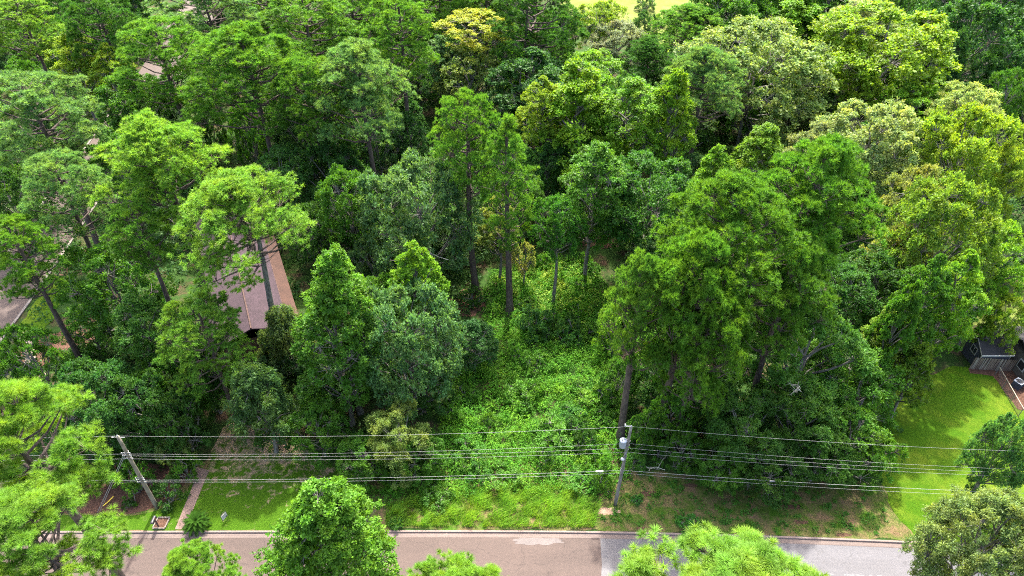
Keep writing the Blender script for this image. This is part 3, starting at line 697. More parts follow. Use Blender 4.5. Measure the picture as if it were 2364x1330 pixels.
STOP = {'a', 'the', 'with', 'of', 'in', 'at', 'by', 'and', 'under', 'before', 'whose', 'left', 'right', 'its', 'on', 'an', 'just', 'over', 'to', 'from', 'behind', 'directly', 'below', 'above', 'between', 'beside', 'showing', 'cut', 'dark', 'long', 'grey', 'bare', 'mid', 'very', 'large', 'big', 'two', 'one', 'tall', 'pale', 'thick', 'lower', 'upper', 'side', 'or', 'up', 'poking', 'standing', 'hiding', 'part', 'filling', 'rising', 'first', 'slim', 'lighter', 'bright', 'middle', 'lime', 'brown', 'green', 'next', 'domed', 'clearing', 'yellow', 'whitish', 'blue', 'fine', 'cone', 'same', 'fan', 'shaped', 'tallest'}
MARK = []
for row in T:
    wd = row[7].split(',')[0].split()[:9]
    while wd and wd[-1] in STOP: wd.pop()
    lm = ' '.join(wd).replace(',', ''); P = G(row[1], row[2], row[3]); MARK.append((lm, P.x, P.y))
names_ = [q[0] for q in MARK]; MARK = [q for q in MARK if names_.count(q[0]) == 1 and 3 <= len(q[0].split()) and ('tree' in q[0] or 'pine' in q[0])]
used_l = set()
def under_label(x, y, h, dark):
    for lm, a, b in sorted(MARK, key=lambda q: (q[1] - x) ** 2 + (q[2] - y) ** 2)[:3]:
        dx, dy = x - a, y - b
        if math.hypot(dx, dy) > 16: break
        w_ = ('in the shade left of the' if dx < 0 else 'in the shade right of the') if abs(dx) > abs(dy) else ('just behind the' if dy > 0 else 'just in front of the')
        l = f"{'low' if h < 7 else 'shaded'} tree {w_} {lm}"
        if l not in used_l and len(l.split()) <= 16: used_l.add(l); return l, None
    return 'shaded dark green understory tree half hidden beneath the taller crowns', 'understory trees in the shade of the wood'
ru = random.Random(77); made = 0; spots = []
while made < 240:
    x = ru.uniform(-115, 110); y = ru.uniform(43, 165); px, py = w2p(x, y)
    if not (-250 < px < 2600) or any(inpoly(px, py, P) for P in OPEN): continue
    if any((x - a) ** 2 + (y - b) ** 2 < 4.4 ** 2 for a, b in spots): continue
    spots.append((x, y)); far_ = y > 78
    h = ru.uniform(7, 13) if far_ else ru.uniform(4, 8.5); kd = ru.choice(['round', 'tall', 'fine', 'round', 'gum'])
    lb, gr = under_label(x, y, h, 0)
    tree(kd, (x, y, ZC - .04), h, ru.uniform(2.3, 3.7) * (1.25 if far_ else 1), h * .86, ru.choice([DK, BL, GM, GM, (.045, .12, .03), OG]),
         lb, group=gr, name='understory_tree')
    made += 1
def top_label(x):
    for lm, a, b in sorted([q for q in MARK if q[2] > 95], key=lambda q: abs(q[1] / q[2] * 165 - x))[:2]:
        l = f'tall tree rising far beyond the {lm}'
        if l not in used_l: used_l.add(l); return l
    return 'tall tree at the back of the wood, its top cut off by the upper edge'
for i in range(46):
    px = -200 + i * 60 + ru.uniform(-30, 30); x = (px - 1182) / FPX * 150; y = ru.uniform(135, 200)
    qx, qy = w2p(x, y)
    if any(inpoly(qx, qy, P) for P in OPEN): continue
    h = ru.uniform(17, 25); kd = ru.choice(['pine', 'big', 'pinedome', 'tall'])
    tree(kd, (x, y, ZC - .04), h, ru.uniform(4.5, 6), h * .6, ru.choice([PG, PB, GM, PD, OG]),
         top_label(x), group='tall trees along the top edge')

# ------------------------------------------------------------------ undergrowth, tall grass
rg = np.random.default_rng(9)
CLEAR = [(890, 1160), (760, 1130), (860, 1080), (1010, 1010), (1050, 900), (1110, 780), (1130, 640), (1230, 590), (1350, 600), (1420, 690), (1410, 860), (1450, 1000), (1440, 1110), (1410, 1140), (1340, 1135), (1150, 1130), (960, 1165)]
def scatter(P, n, rr):
    xs = [p[0] for p in P]; ys = [p[1] for p in P]; W = gp(P, ZV); wx = [p.x for p in W]; wy = [p.y for p in W]; out = []
    while len(out) < n:
        x, y = rr.uniform(min(wx), max(wx)), rr.uniform(min(wy), max(wy)); px, py = w2p(x, y, ZV)
        if inpoly(px, py, P): out.append((x, y))
    return np.array(out)
def weeds(name, C, hs, rs, ns, leaf, color, label, seed, k=5, wr=.55):
    r = np.random.default_rng(seed); n = len(C); hh = r.uniform(*hs, n); ra = r.uniform(*rs, n); cv = r.uniform(0, 1, n)
    i = np.repeat(np.arange(n), ns); d = norm(r.normal(size=(len(i), 3)) * [1, 1, .8] + [0, 0, .5]); d[:, 2] = abs(d[:, 2])
    q = r.uniform(.6, 1.08, len(i))
    S = np.stack([C[i, 0] + d[:, 0] * ra[i] * q, C[i, 1] + d[:, 1] * ra[i] * q, ZV + d[:, 2] * hh[i] * q + .02], 1)
    sv = r.uniform(0, 1, len(i)); ki = np.repeat(np.arange(len(i)), k)
    ax = norm(d[ki] * .5 + [0, 0, .9]); D = norm(sph(r, len(ki)) + ax * .3); N = norm(ax + r.normal(0, .3, (len(ki), 3)))
    L = leaf * r.uniform(.65, 1.3, len(ki)); V, F = leaves(S[ki] + r.normal(0, leaf * .3, (len(ki), 3)), D, N, L, L * wr, r)
    v = np.repeat(.55 * cv[i][ki] + .2 * sv[ki] + .25 * r.uniform(0, 1, len(ki)), 4)
    o = link(bpy.data.objects.new(name, np_mesh(name, V, F, M_COVER, v))); o.color = (*color, 1)
    return tag(o, label, None, None, 'stuff')
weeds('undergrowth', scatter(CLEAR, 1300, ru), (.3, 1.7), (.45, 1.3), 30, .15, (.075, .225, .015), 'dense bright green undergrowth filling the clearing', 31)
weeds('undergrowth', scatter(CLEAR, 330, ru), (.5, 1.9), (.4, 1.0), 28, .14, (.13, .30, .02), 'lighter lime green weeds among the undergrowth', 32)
weeds('undergrowth', scatter([(1190, 740), (1150, 640), (1240, 610), (1360, 620), (1390, 700), (1330, 780)], 170, ru), (.4, 1.3), (.4, .9), 24, .2, (.24, .38, .05), 'pale yellow green weeds at the back of the clearing, sunlight painted into their colour', 33)  # leaf colour brightened to stand in for sun that tree shadows block here
weeds('weeds', scatter([(1380, 1215), (1440, 1100), (1600, 1085), (2040, 1120), (2060, 1235), (1500, 1218)], 150, ru), (.08, .35), (.15, .5), 14, .13, (.06, .18, .02), 'scattered low weeds on the worn verge', 34)
weeds('ground_cover', scatter([(60, 1100), (60, 860), (60, 440), (700, 300), (2200, 300), (2150, 860), (2000, 1080), (1450, 1080), (1440, 600), (1150, 600), (1020, 900), (860, 1080), (700, 960), (480, 990), (430, 1070)], 2300, ru), (.25, 1.2), (.7, 1.7), 13, .34, (.035, .10, .02), 'dark low leaves covering the shaded floor of the wood', 35, k=4)
def blades(name, C, hs, wdt, lean, color, label, seed):
    r = np.random.default_rng(seed); n = len(C); hgt = r.uniform(*hs, n); a = r.uniform(0, 6.28, n)
    pt_ = np.array([mnoise.noise(Vector((x * .8, y * .8, seed))) for x, y in C]); hgt = hgt * (1 + .9 * pt_)
    L = np.stack([np.cos(a) * .5 + lean[0], np.sin(a) * .5 + lean[1]], 1) * (hgt * r.uniform(.3, .9, n))[:, None]
    W = np.stack([-np.sin(a), np.cos(a)], 1) * wdt; z = ZV
    def pt(t, s): return np.concatenate([C + L * t ** 1.8 + W * s * (1 - t * .9), (z + hgt * t * (1 - .25 * t))[:, None]], 1)
    V = np.stack([pt(0, 1), pt(0, -1), pt(.5, -1), pt(.5, 1), pt(1, -.3), pt(1, .3)], 1).reshape(-1, 3)
    b = (np.arange(n) * 6)[:, None]; F = np.concatenate([b + [[0, 1, 2, 3]], b + [[3, 2, 4, 5]]])
    o = link(bpy.data.objects.new(name, np_mesh(name, V, F, M_COVER, np.repeat(np.clip(.5 + 1.1 * pt_, 0, 1) * .55 + r.uniform(0, .45, n), 6)))); o.color = (*color, 1)
    return tag(o, label, None, None, 'stuff')
tg = scatter([(890, 1217), (890, 1165), (1080, 1130), (1150, 1120), (1340, 1125), (1385, 1160), (1370, 1219)], 24000, ru)
from mathutils import noise as mnoise
nz = np.array([mnoise.noise(Vector((x * .9, y * .9, 3))) + .6 * mnoise.noise(Vector((x * 2.7, y * 2.7, 9))) for x, y in tg]); tg = tg[nz + np.random.default_rng(1).normal(0, .12, len(nz)) > -.28]
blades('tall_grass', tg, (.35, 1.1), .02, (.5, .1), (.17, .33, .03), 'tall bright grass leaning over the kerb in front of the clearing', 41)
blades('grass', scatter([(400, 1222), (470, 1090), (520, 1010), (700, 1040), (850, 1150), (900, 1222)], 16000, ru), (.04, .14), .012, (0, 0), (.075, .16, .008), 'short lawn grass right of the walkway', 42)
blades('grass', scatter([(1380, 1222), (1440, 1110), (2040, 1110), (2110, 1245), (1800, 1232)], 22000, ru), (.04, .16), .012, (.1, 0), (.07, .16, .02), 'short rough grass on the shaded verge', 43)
blades('grass', scatter([(2122, 1245), (2060, 1180), (2040, 1120), (1990, 1000), (2080, 900), (2200, 850), (2345, 940), (2364, 1260)], 26000, ru), (.03, .09), .014, (0, 0), (.12, .22, .006), 'short bright grass on the neighbouring lawn', 44)

for k in range(34):                                        # scattered bushes standing out of the undergrowth
    (x, y), = scatter(CLEAR, 1, ru); h = ru.uniform(1.2, 2.8)
    tree('shrub', (x, y, ZV - .05), h, ru.uniform(.8, 1.7), h * 1.05, ru.choice([GM, DK, (.08, .22, .015), (.06, .18, .03), GM]), 'leafy green bush standing out of the dense undergrowth of the clearing', group='bushes in the undergrowth of the clearing', name='bush', cat='bush')
# separate bushes and saplings standing in the clearing and on the verge
for px, py, h, rp, c, lb in [
  (1235, 770, 3.6, 42, BL, 'blue green bush in front of the thin straight pine trunk'),
  (1312, 775, 3.0, 36, DK, 'dark rounded bush in the clearing right of the blue green bush'),
  (1262, 790, 2.6, 16, DK, 'narrow dark sapling between two bushes in the clearing'),
  (1090, 700, 2.2, 30, DK, 'dark bush beside the reddish litter at the left of the clearing'),
  (1420, 760, 3.0, 40, DK, 'dark bush at the foot of the thick trunk behind the clearing'),
  (1590, 1222, 1.0, 34, (.05, .19, .02), 'low green bush on the verge close to the kerb'),
  (1468, 1160, .7, 12, (.05, .2, .03), 'small round weed on bare soil right of the right pole'),
  (1160, 1110, 1.4, 40, (.09, .22, .02), 'bright bush at the upper edge of the tall grass'),
  (1010, 1150, 1.3, 42, GM, 'green bush at the left end of the tall grass'),
  (915, 1212, .7, 16, GM, 'small green weed at the kerb beside the big leafy tree'),
  (1380, 930, 2.4, 44, (.10, .23, .02), 'light green bush in the undergrowth left of the right pole'),
  (1200, 920, 2.2, 48, (.09, .23, .02), 'light green bush in the middle of the undergrowth'),
  (1290, 1010, 1.8, 46, (.08, .22, .02), 'bright green bush above the wires in the clearing'),
  (1080, 1060, 1.8, 46, (.06, .19, .02), 'mid green bush above the wires left in the clearing'),
  (1520, 1055, 1.8, 34, GM, 'leafy bush right of the transformer pole under the wires'),
  (1600, 1075, 1.8, 36, DK, 'dark bush at the edge of the worn verge below the bare trunks'),
  (1690, 1090, 1.7, 38, GM, 'mid green bush at the edge of the worn verge, middle'),
  (1460, 1075, 1.6, 30, (.07, .2, .02), 'bright green bush beside the transformer pole'),
  (1475, 1010, 2.4, 32, DK, 'dark bush behind the top of the transformer pole'),
  (1340, 1120, 1.2, 36, (.07, .2, .02), 'green bush left of the foot of the transformer pole'),
  (1395, 40, 3.0, 26, GM, 'round green bush on the bright meadow, nearest one'),
  (1490, 25, 3.0, 22, DK, 'dark round bush on the bright meadow'),
  (1560, -20, 3.0, 22, GM, 'green bush at the back of the bright meadow'),
  (1520, 60, 2.6, 18, GL, 'light green bush on the bright meadow'),
  (1450, -10, 2.6, 20, GL, 'light green bush far back on the bright meadow'),
  (1600, 40, 2.6, 20, GM, 'mid green bush at the right side of the bright meadow'),
  (185, 1150, .9, 16, DK, 'small dark bush on the pine straw bed'),
  (300, 1168, .7, 16, DK, 'low green plant left of the foot of the leaning pole')]:
    g = G(px, py, ZV); r_ = rp / FPX * depth_of(g)
    tree('shrub', (g.x, g.y, ZV - .05), h, r_, h * 1.05, c, lb, name='bush', cat='bush')

# ------------------------------------------------------------------ man-made things
M_POLE = bark('weathered_pole_wood', (.11, .10, .07), (.27, .24, .18), 4)
M_POLED = bark('grey_pole_wood', (.10, .095, .085), (.24, .22, .2), 4)
M_GALV = simple('galvanised_steel', (0.1875, 0.1950, 0.2025), .5, .5, .1)
M_WIRE = simple('aluminium_cable', (.28, .29, .29), .6, .2, .05)
M_CABLE = simple('dark_cable', (.10, .10, .11), .6, 0, .1)
M_TANK = simple('pale_grey_enamel', (0.2700, 0.3060, 0.3600), .4, .1, .06)
M_WHITE = simple('white_paint', (.5, .48, .45), .6, 0, .06)
M_PORC = simple('white_porcelain', (0.4000, 0.4080, 0.4240), .35, 0, .03)
M_BLACK = simple('black_metal', (.02, .02, .022), .45, 0, .2)
M_YEL = simple('yellow_plastic', (.75, .52, .04), .5, 0, .05)
def pole(base_px, top_px, r0, r1, mat, label, offs=None):
    b = G(*base_px, ZV) if base_px else offs[0]
    t = on_y(*top_px, b.y) if top_px else offs[1]
    root = empty('utility_pole', b); tag(root, label, 'utility pole')
    mb = MB(); N = 12; mb.tube([(t - b) * (k / N) + Vector((0, 0, 0)) for k in range(N + 1)], [r0 + (r1 - r0) * k / N for k in range(N + 1)], 14)
    mb.build('post', mat, root, smooth=True); return root, b, t
PR_, rb, rt = pole((1420, 1165), (1457, 986), .17, .11, M_POLED, 'grey wooden utility pole carrying the pale transformer beside the verge')
PL_, lb_, lt = pole((363, 1172), (272, 1008), .19, .13, M_POLE, 'wooden utility pole with guy wires rising from the pine straw bed on the left')
dL = lt - lb_; dR = rt - rb
LB2 = Vector((lb_.x - 46, lb_.y + .2, ZV)); RB2 = Vector((rb.x + 46, rb.y - 2.5, ZV))
PL2, _, _ = pole(None, None, .17, .12, M_POLE, 'utility pole beyond the left edge of the view', (LB2, LB2 + Vector((0, 0, dL.z))))
PR2, _, _ = pole(None, None, .17, .12, M_POLED, 'utility pole beyond the right edge of the view', (RB2, RB2 + Vector((0, 0, dR.z))))
def onL(f): return lb_ + dL * f
def onR(f): return rb + dR * f
# hardware, right pole
def rel(root, p): return p - Vector(root.location)
p = rel(PR_, onR(.815)) + Vector((-.42, -.05, 0))
mb = MB(); mb.lathe([(.20, -.42), (.28, -.40), (.29, -.36), (.29, .34), (.30, .36), (.30, .40), (.24, .44), (.06, .47), (.01, .475)], p, 24)
tank = mb.build('transformer', M_TANK, PR_, smooth=False)
for dx, dy in ((-.1, -.08), (.1, .06)):
    q = p + Vector((dx, dy, .44)); mb = MB(); mb.lathe([(.05, 0), (.035, .04), (.055, .07), (.035, .1), (.05, .13), (.03, .17), (.012, .2)], q, 12)
    mb.build('bushing', M_PORC, tank, smooth=True)
mb = MB(); mb.box(p + Vector((.25, .05, .2)), (.2, .1, .06)).box(p + Vector((.25, .05, -.2)), (.2, .1, .06)); mb.build('bracket', M_GALV, PR_)
t0 = rel(PR_, rt); mb = MB(); mb.lathe([(.05, 0), (.035, .05), (.07, .08), (.035, .11), (.065, .14), (.03, .18), (.02, .2)], t0 + Vector((.0, 0, .02)), 12); mb.build('insulator', M_PORC, PR_, smooth=True)
mb = MB(); mb.box(t0 + Vector((-.28, 0, .1)), (.5, .06, .06)).box(t0 + Vector((-.5, 0, .22)), (.1, .1, .28)).tube([t0 + Vector((-.5, -.1, .34)), t0 + Vector((-.5, .12, .1))], .035); mb.build('cutout_fuse', M_PORC, PR_)
q = rel(PR_, onR(.64)); mb = MB(); mb.tube([q + Vector((.02, -.1, .8)), q + Vector((-.1, -.18, .45)), q + Vector((-.2, -.2, .1))], .055, 8)
mb.build('conduit', M_GALV, PR_, smooth=True)
mb = MB(); mb.lathe([(.03, .14), (.14, .10), (.17, .02), (.17, -.06), (.12, -.13), (.02, -.16)], q + Vector((-.22, -.2, .0)), 14); mb.build('street_lamp', M_PORC, PR_, smooth=True)
mb = MB(); mb.tube([q * .8 + Vector((.02, -.15, 0)), q + Vector((0, -.14, 0)), rel(PR_, onR(.97)) + Vector((.02, -.12, 0))], .02, 6); mb.build('ground_wire', M_GALV, PR_)
for f in (.47, .50, .74, .79, .84): 
    c = rel(PR_, onR(f)); mb = MB(); mb.lathe([(.175, -.03), (.175, .03)], c, 14); mb.build('band', M_GALV, PR_)
# hardware, left pole
t0 = rel(PL_, lt); mb = MB(); mb.lathe([(.05, 0), (.035, .05), (.07, .08), (.035, .11), (.065, .14), (.03, .18), (.02, .2)], t0 + Vector((0, 0, .01)), 12); mb.build('insulator', M_PORC, PL_, smooth=True)
mb = MB(); mb.box(t0 + Vector((0, 0, -.1)), (1.1, .05, .05)); mb.tube([t0 + Vector((-.45, -.05, .1)), t0 + Vector((-.2, 0, -.1))], .03); mb.build('bracket', M_GALV, PL_)
for k, f in enumerate((.80, .77, .73, .455, .43, .40)):
    c = rel(PL_, onL(f)); mb = MB(); mb.lathe([(.185, -.03), (.185, .03)], c, 14); mb.build('band', M_GALV, PL_)
    sg = -1 if k % 2 else 1
    for s2 in (-1, 1):
        mb = MB(); mb.tube([c, c + Vector((.3 * s2, -.12, .0))], .03, 6).lathe([(.04, -.07), (.06, -.03), (.04, 0), (.06, .03), (.04, .07)], c + Vector((.34 * s2, -.12, 0)), 10); mb.build('spool_insulator', M_GALV, PL_)
# guy wires with a yellow guard
for k, (f, gx, gy) in enumerate(((.78, 225, 1183), (.76, 231, 1180))):
    a = onL(f) + Vector((-.25, -.05, 0)); b = G(gx, gy, ZV); mb = MB(); mb.tube([a - b, Vector((0, 0, 0))], .022, 6)
    root = empty('guy_wire', b); mb.build('strand', M_WIRE, root); tag(root, ['slanting guy wire, left one of the pair at the leaning pole', 'slanting guy wire, right one of the pair at the leaning pole'][k], 'guy wire')
a = G(238, 1168, ZV + .05); b2 = G(262, 1146, ZV + .5); mb = MB(); mb.tube([Vector((0, 0, 0)), (b2 - a) * .5 + Vector((0, 0, -.06)), b2 - a], .045, 8)
o = mb.build('guy_guard', M_YEL); o.location = a; tag(o, 'yellow plastic guy wire guard lying on the pine straw bed', 'guy guard')
# wires
def wire(a, b, sag, r, mat, label, cat='wire', n=26):
    mid = (a + b) / 2; P = []
    for k in range(n + 1):
        t = k / n; q = a.lerp(b, t); q.z -= sag * 4 * t * (1 - t); P.append(q - a)
    mb = MB(); mb.tube(P, r, 5, cap=False); o = mb.build('wire', mat, None, smooth=True); o.location = a; return tag(o, label, cat)
lv = [('top', .99, .99, .55, .007), ('second', .79, .82, .5, .0065), ('third', .765, .765, .5, .0065), ('fourth', .725, .715, .5, .0065), ('thick fifth', .43, .485, .35, .010), ('thin lowest', .405, .45, .45, .008)]
def rright(f): return RB2 + Vector((0, 0, dR.z * f))
def lleft(f): return LB2 + Vector((0, 0, dL.z * f))
for k, (nm, fl, fr, sg, r) in enumerate(lv):
    o1 = Vector((.25, -.12, 0)) if k else Vector((0, 0, .18)); o2 = Vector((-.12, -.12, 0)) if k else Vector((0, 0, .18))
    mt = M_WIRE
    wire(onL(fl) + o1, onR(fr) + o2, sg, r, mt, f'{nm} wire of the span between the two poles')
    o3 = Vector((.12, -.12, 0)) if k else Vector((0, 0, .18))
    frr = {0: .97, 1: .74, 2: .70, 3: .66, 4: .44, 5: .40}[k]
    wire(onR(fr) + o3, rright(frr), sg * 1.5, r * (1.3 if k == 4 else 1), mt, f'{nm} wire running right from the transformer pole')
    if k not in (2,):
        wire(lleft(fl) , onL(fl) - Vector((o1.x, -o1.y, -o1.z)), sg, r, mt if k < 5 else M_CABLE, f'{nm} wire running left from the leaning pole')
P_ = onL(.43) + Vector((.25, -.12, 0)); Q_ = onR(.485) + Vector((-.12, -.12, 0)); c = P_.lerp(Q_, .955); c.z -= .06
mb = MB(); mb.tube([Vector((-.35, 0, -.02)), Vector((-.25, 0, 0)), Vector((.25, 0, 0)), Vector((.35, 0, .02))], [.04, .085, .085, .04], 10); o = mb.build('splice_case', M_WHITE, None, True); o.location = c; tag(o, 'white splice case on the thick wire left of the transformer pole', 'splice case')
P_ = onR(.485) + Vector((.12, -.12, 0)); c = P_.lerp(rright(.44), .28); c.z -= .47
mb = MB(); mb.tube([Vector((-.3, 0, 0)), Vector((-.22, 0, 0)), Vector((.22, 0, 0)), Vector((.3, 0, 0))], [.03, .075, .075, .03], 10); o = mb.build('splice_case', M_GALV, None, True); o.location = c; tag(o, 'grey splice case on the thick wire above the shaded verge', 'splice case')

# mailbox in its framed bed
M_TIMB = bark('grey_timber', (.10, .085, .07), (.22, .185, .15), 5); M_RED = bark('reddish_post', (.045, .024, .02), (.09, .05, .04), 6)
q = gp([(353, 1221), (381, 1221), (393, 1196), (366, 1196)], ZV)
root = empty('mailbox_bed', sum(q, Vector()) / 4); tag(root, 'small soil bed framed with grey timbers at the kerb', 'garden bed')
mb = MB(); mb.add([rel(root, p) + Vector((0, 0, .05)) for p in q], [[0, 1, 2, 3]]); mb.build('soil', M_MULCH, root)
for i in range(4):
    a, b = rel(root, q[i]), rel(root, q[(i + 1) % 4]); d = b - a; an = math.atan2(d.y, d.x)
    mb = MB(); mb.box((a + b) / 2 + Vector((0, 0, .07 + .004 * (i % 2))), (d.length - .12 * (i % 2), .11, .16), an); mb.build('timber', M_TIMB, root, bevel=.01)
bp = G(367, 1217, ZV); root = empty('mailbox', bp, math.radians(0)); tag(root, 'black mailbox on a reddish wooden post inside the framed bed', 'mailbox')
mb = MB(); mb.box((0, 0, .5), (.11, .11, 1.0)); mb.build('post', M_RED, root, bevel=.01)
mb = MB(); mb.box((-.12, 0, .98), (.34, .10, .05)); mb.build('bracket', M_RED, root)
prof = []; NN = 10; V = []
for yy in (-.33, .33):
    V += [(-.15 - .12, yy, 1.01), (.15 - .12, yy, 1.01)] + [(.15 * math.cos(math.pi * k / NN) - .12, yy, 1.16 + .13 * math.sin(math.pi * k / NN)) for k in range(NN + 1)]
m_ = NN + 3; F = [[i, (i + 1) % m_, m_ + (i + 1) % m_, m_ + i] for i in range(m_)] + [list(range(m_))[::-1], [m_ + i for i in range(m_)]]
order = [0, 1] + list(range(2, m_)); 
bx = MB().add(V, F).build('box', M_BLACK, root)
MB().box((-.12, -.345, 1.14), (.27, .02, .22)).build('door', simple('dark_grey_metal', (.07, .07, .08), .4), root, bevel=.004)
MB().box((.055, .05, 1.22), (.015, .04, .2)).build('flag', simple('red_plastic', (.35, .03, .02), .5), root)
# yard sign
sp = G(522, 1201, ZV); root = empty('yard_sign', sp, math.radians(62)); tag(root, 'white yard sign in a black metal frame on the green lawn', 'sign')
for s_ in (-1, 1): MB().tube([(.3 * s_, 0, 0), (.3 * s_, 0, 1.0)], .016, 8).build('leg', M_BLACK, root)
mb = MB(); mb.tube([(-.3, 0, 1.0), (0, 0, 1.18), (.3, 0, 1.0)], .016, 8); mb.tube([(-.3, 0, .3), (.3, 0, .3)], .014, 8); mb.build('frame', M_BLACK, root)
MB().box((0, 0, .64), (.56, .02, .62)).build('panel', M_WHITE, root)
M_INK = simple('blue_grey_print', (.12, .13, .2), .6)
for s_ in (-1, 1):
    mb = MB()
    for zz, ww in ((.86, .34), (.78, .42), (.68, .28), (.60, .40), (.50, .36)):
        x = -ww / 2
        rr = random.Random(int(zz * 100))
        while x < ww / 2:
            l = rr.uniform(.03, .09); mb.box((x + l / 2, .0125 * s_, zz), (l, .004, .035)); x += l + .025
    mb.build('lettering', M_INK, root)
MB().box((.17, -.014, .42), (.16, .005, .12)).build('emblem', M_BLACK, root)
# sago palm
sg_ = G(457, 1213, ZV); root = empty('sago_palm', sg_); tag(root, 'dark green sago palm with arching fronds between walkway and lawn', 'palm'); rs = random.Random(3)
MB().lathe([(.16, 0), (.19, .2), (.17, .4), (.08, .5)], (0, 0, 0), 12).build('trunk', M_BARK, root)
M_SAGO = simple('sago_leaf', (.02, .055, .005), .8, 0, .35); M_SAGO.node_tree.nodes['Principled BSDF'].inputs['Specular IOR Level'].default_value = .05
def frond(az, el, L):
    V = []; F = []; n = 16; h = Vector((math.cos(az), math.sin(az), 0)); sd_ = Vector((-h.y, h.x, 0)); p = Vector((0, 0, .5)); a = el; pts = []
    for k in range(n + 1):
        pts.append((Vector(p), a)); p = p + (h * math.cos(a) + Vector((0, 0, 1)) * math.sin(a)) * L / n; a -= .085
    mb = MB(); mb.tube([q for q, _ in pts], [.014 * (1 - k / (n + 3)) for k in range(n + 1)], 4)
    for k in range(2, n):
        q, a = pts[k]; t = h * math.cos(a) + Vector((0, 0, 1)) * math.sin(a); wd = .21 * math.sin(math.pi * (k / n) ** .7) + .04
        for s in (-1, 1):
            e = q + sd_ * s * wd + t * .10 + Vector((0, 0, .05)); m2 = q + t * .05
            mb.add([q, m2, e], [[0, 1, 2]]); q2 = q + t * L / n * .5
            mb.add([q2, q2 + t * .045, q2 + sd_ * s * wd + t * .1 + Vector((0, 0, .05))], [[0, 1, 2]])
    return mb
for i in range(64):
    f_ = i / 64; mb = frond(i * 2.4 + rs.uniform(-.2, .2), math.radians(82 - 88 * f_ + rs.uniform(-6, 6)), (1.0 + .42 * min(1, f_ * 2)) * rs.uniform(.9, 1.08))
    mb.build('frond', M_SAGO, root)

# house roof among the trees on the left
def shingle(name, c, var=.3):
    m = NT(name); tc = m.n('ShaderNodeTexCoord'); br = m.n('ShaderNodeTexBrick'); m.l(tc.outputs['Object'], br.inputs['Vector'])
    br.inputs['Scale'].default_value = 1.0; br.inputs['Brick Width'].default_value = .32; br.inputs['Row Height'].default_value = .14
    br.inputs['Mortar Size'].default_value = .012; br.offset = .5
    br.inputs['Color1'].default_value = lin(*[x * (1 - var) for x in c]); br.inputs['Color2'].default_value = lin(*[x * (1 + var) for x in c]); br.inputs['Mortar'].default_value = lin(*[x * .35 for x in c])
    a = m.noise(.9, 5, .65); m.col(m.mix(.35, br.outputs[0], m.ramp(a, [(.3, tuple(x * .5 for x in c)), (.7, tuple(x * 1.8 for x in c))]))).rough(.95)
    m.bump(br.outputs['Fac'], -.4, .02); return m.m
M_SH = shingle('dark_purple_shingle', (.034, .020, .027)); M_SHB = shingle('rust_brown_shingle', (.050, .024, .016), .15)
M_SHD = shingle('charcoal_shingle', (0.0210, 0.0192, 0.0204)); M_BRK = bark('brown_brick_wall', (.10, .05, .035), (.2, .11, .08), 9)
A = G(545, 600, 5.2); B = G(576, 742, 5.2); axd = (B - A); axd.z = 0; axd.normalize(); sdv = Vector((-axd.y, axd.x, 0))
if sdv.x < 0: sdv = -sdv
E1_ = G(640, 660, 3.9); w1 = (E1_ - A).dot(sdv); E2_ = G(667, 640, 3.5); w2 = w1 + ((E2_ - A).dot(sdv) - w1) * .85
near = (G(620, 775, 3.6) - A).dot(axd); farr = (G(590, 480, 3.6) - A).dot(axd)
root = empty('house', A + axd * (near + farr) / 2 - Vector((0, 0, A.z))); tag(root, 'house with a dark shingle roof and rust brown side roof hidden among the pines', 'house')
def hp(a, s, z): v = A + axd * a + sdv * s; return Vector((v.x, v.y, z)) - Vector(root.location)
def slab(name, P, th, mat, par):
    n_ = (P[1] - P[0]).cross(P[2] - P[0]).normalized()
    if n_.z < 0: n_ = -n_
    lo = [p - n_ * th for p in P]; o = MB().add(P + lo, [[0, 1, 2, 3], [7, 6, 5, 4], [0, 4, 5, 1], [1, 5, 6, 2], [2, 6, 7, 3], [3, 7, 4, 0]])
    # own frame so that shingle rows follow the slope
    ex = (P[1] - P[0]).normalized(); ez = n_; ey = ez.cross(ex); M3 = Matrix((ex, ey, ez)).transposed()
    o.V = [M3.transposed() @ (v - P[0]) for v in o.V]; ob = o.build(name, mat, par); ob.matrix_local = Matrix.Translation(P[0]) @ M3.to_4x4(); return ob
slab('roof', [hp(farr, 0, 5.2), hp(near, 0, 5.2), hp(near, w1, 3.9), hp(farr, w1, 3.9)], .15, M_SH, root)
slab('roof', [hp(farr, 0, 5.2), hp(near, 0, 5.2), hp(near, -w1 * 1.15, 3.6), hp(farr, -w1 * 1.15, 3.6)], .15, M_SH, root)
slab('porch_roof', [hp(farr + .5, w1 + .02, 3.86), hp(near - 2, w1 + .02, 3.86), hp(near - 2, w2, 3.5), hp(farr + .5, w2, 3.5)], .12, M_SHB, root)
MB().tube([hp(farr, 0, 5.24), hp(near, 0, 5.24)], .09, 6).build('ridge_cap', M_RED, root)
MB().tube([hp(farr, w1, 3.92), hp(near, w1, 3.92)], .05, 6).build('valley_flashing', M_RED, root)
for (s0, s1) in ((-w1 * 1.05, w1 * .97),):
    P = [hp(near - .4, s0, 0), hp(near - .4, s1, 0), hp(farr + .4, s1, 0), hp(farr + .4, s0, 0)]
    MB().add(P + [p + Vector((0, 0, 3.55)) for p in P], [[0, 1, 5, 4], [1, 2, 6, 5], [2, 3, 7, 6], [3, 0, 4, 7]]).build('wall', M_BRK, root)
P = [hp(near - 2.3, w2 - .4, 0), hp(farr + .8, w2 - .4, 0)]
for k in range(5):
    q = P[0].lerp(P[1], k / 4); MB().box(q + Vector((0, 0, 1.68)), (.16, .16, 3.36)).build('porch_post', M_RED, root)
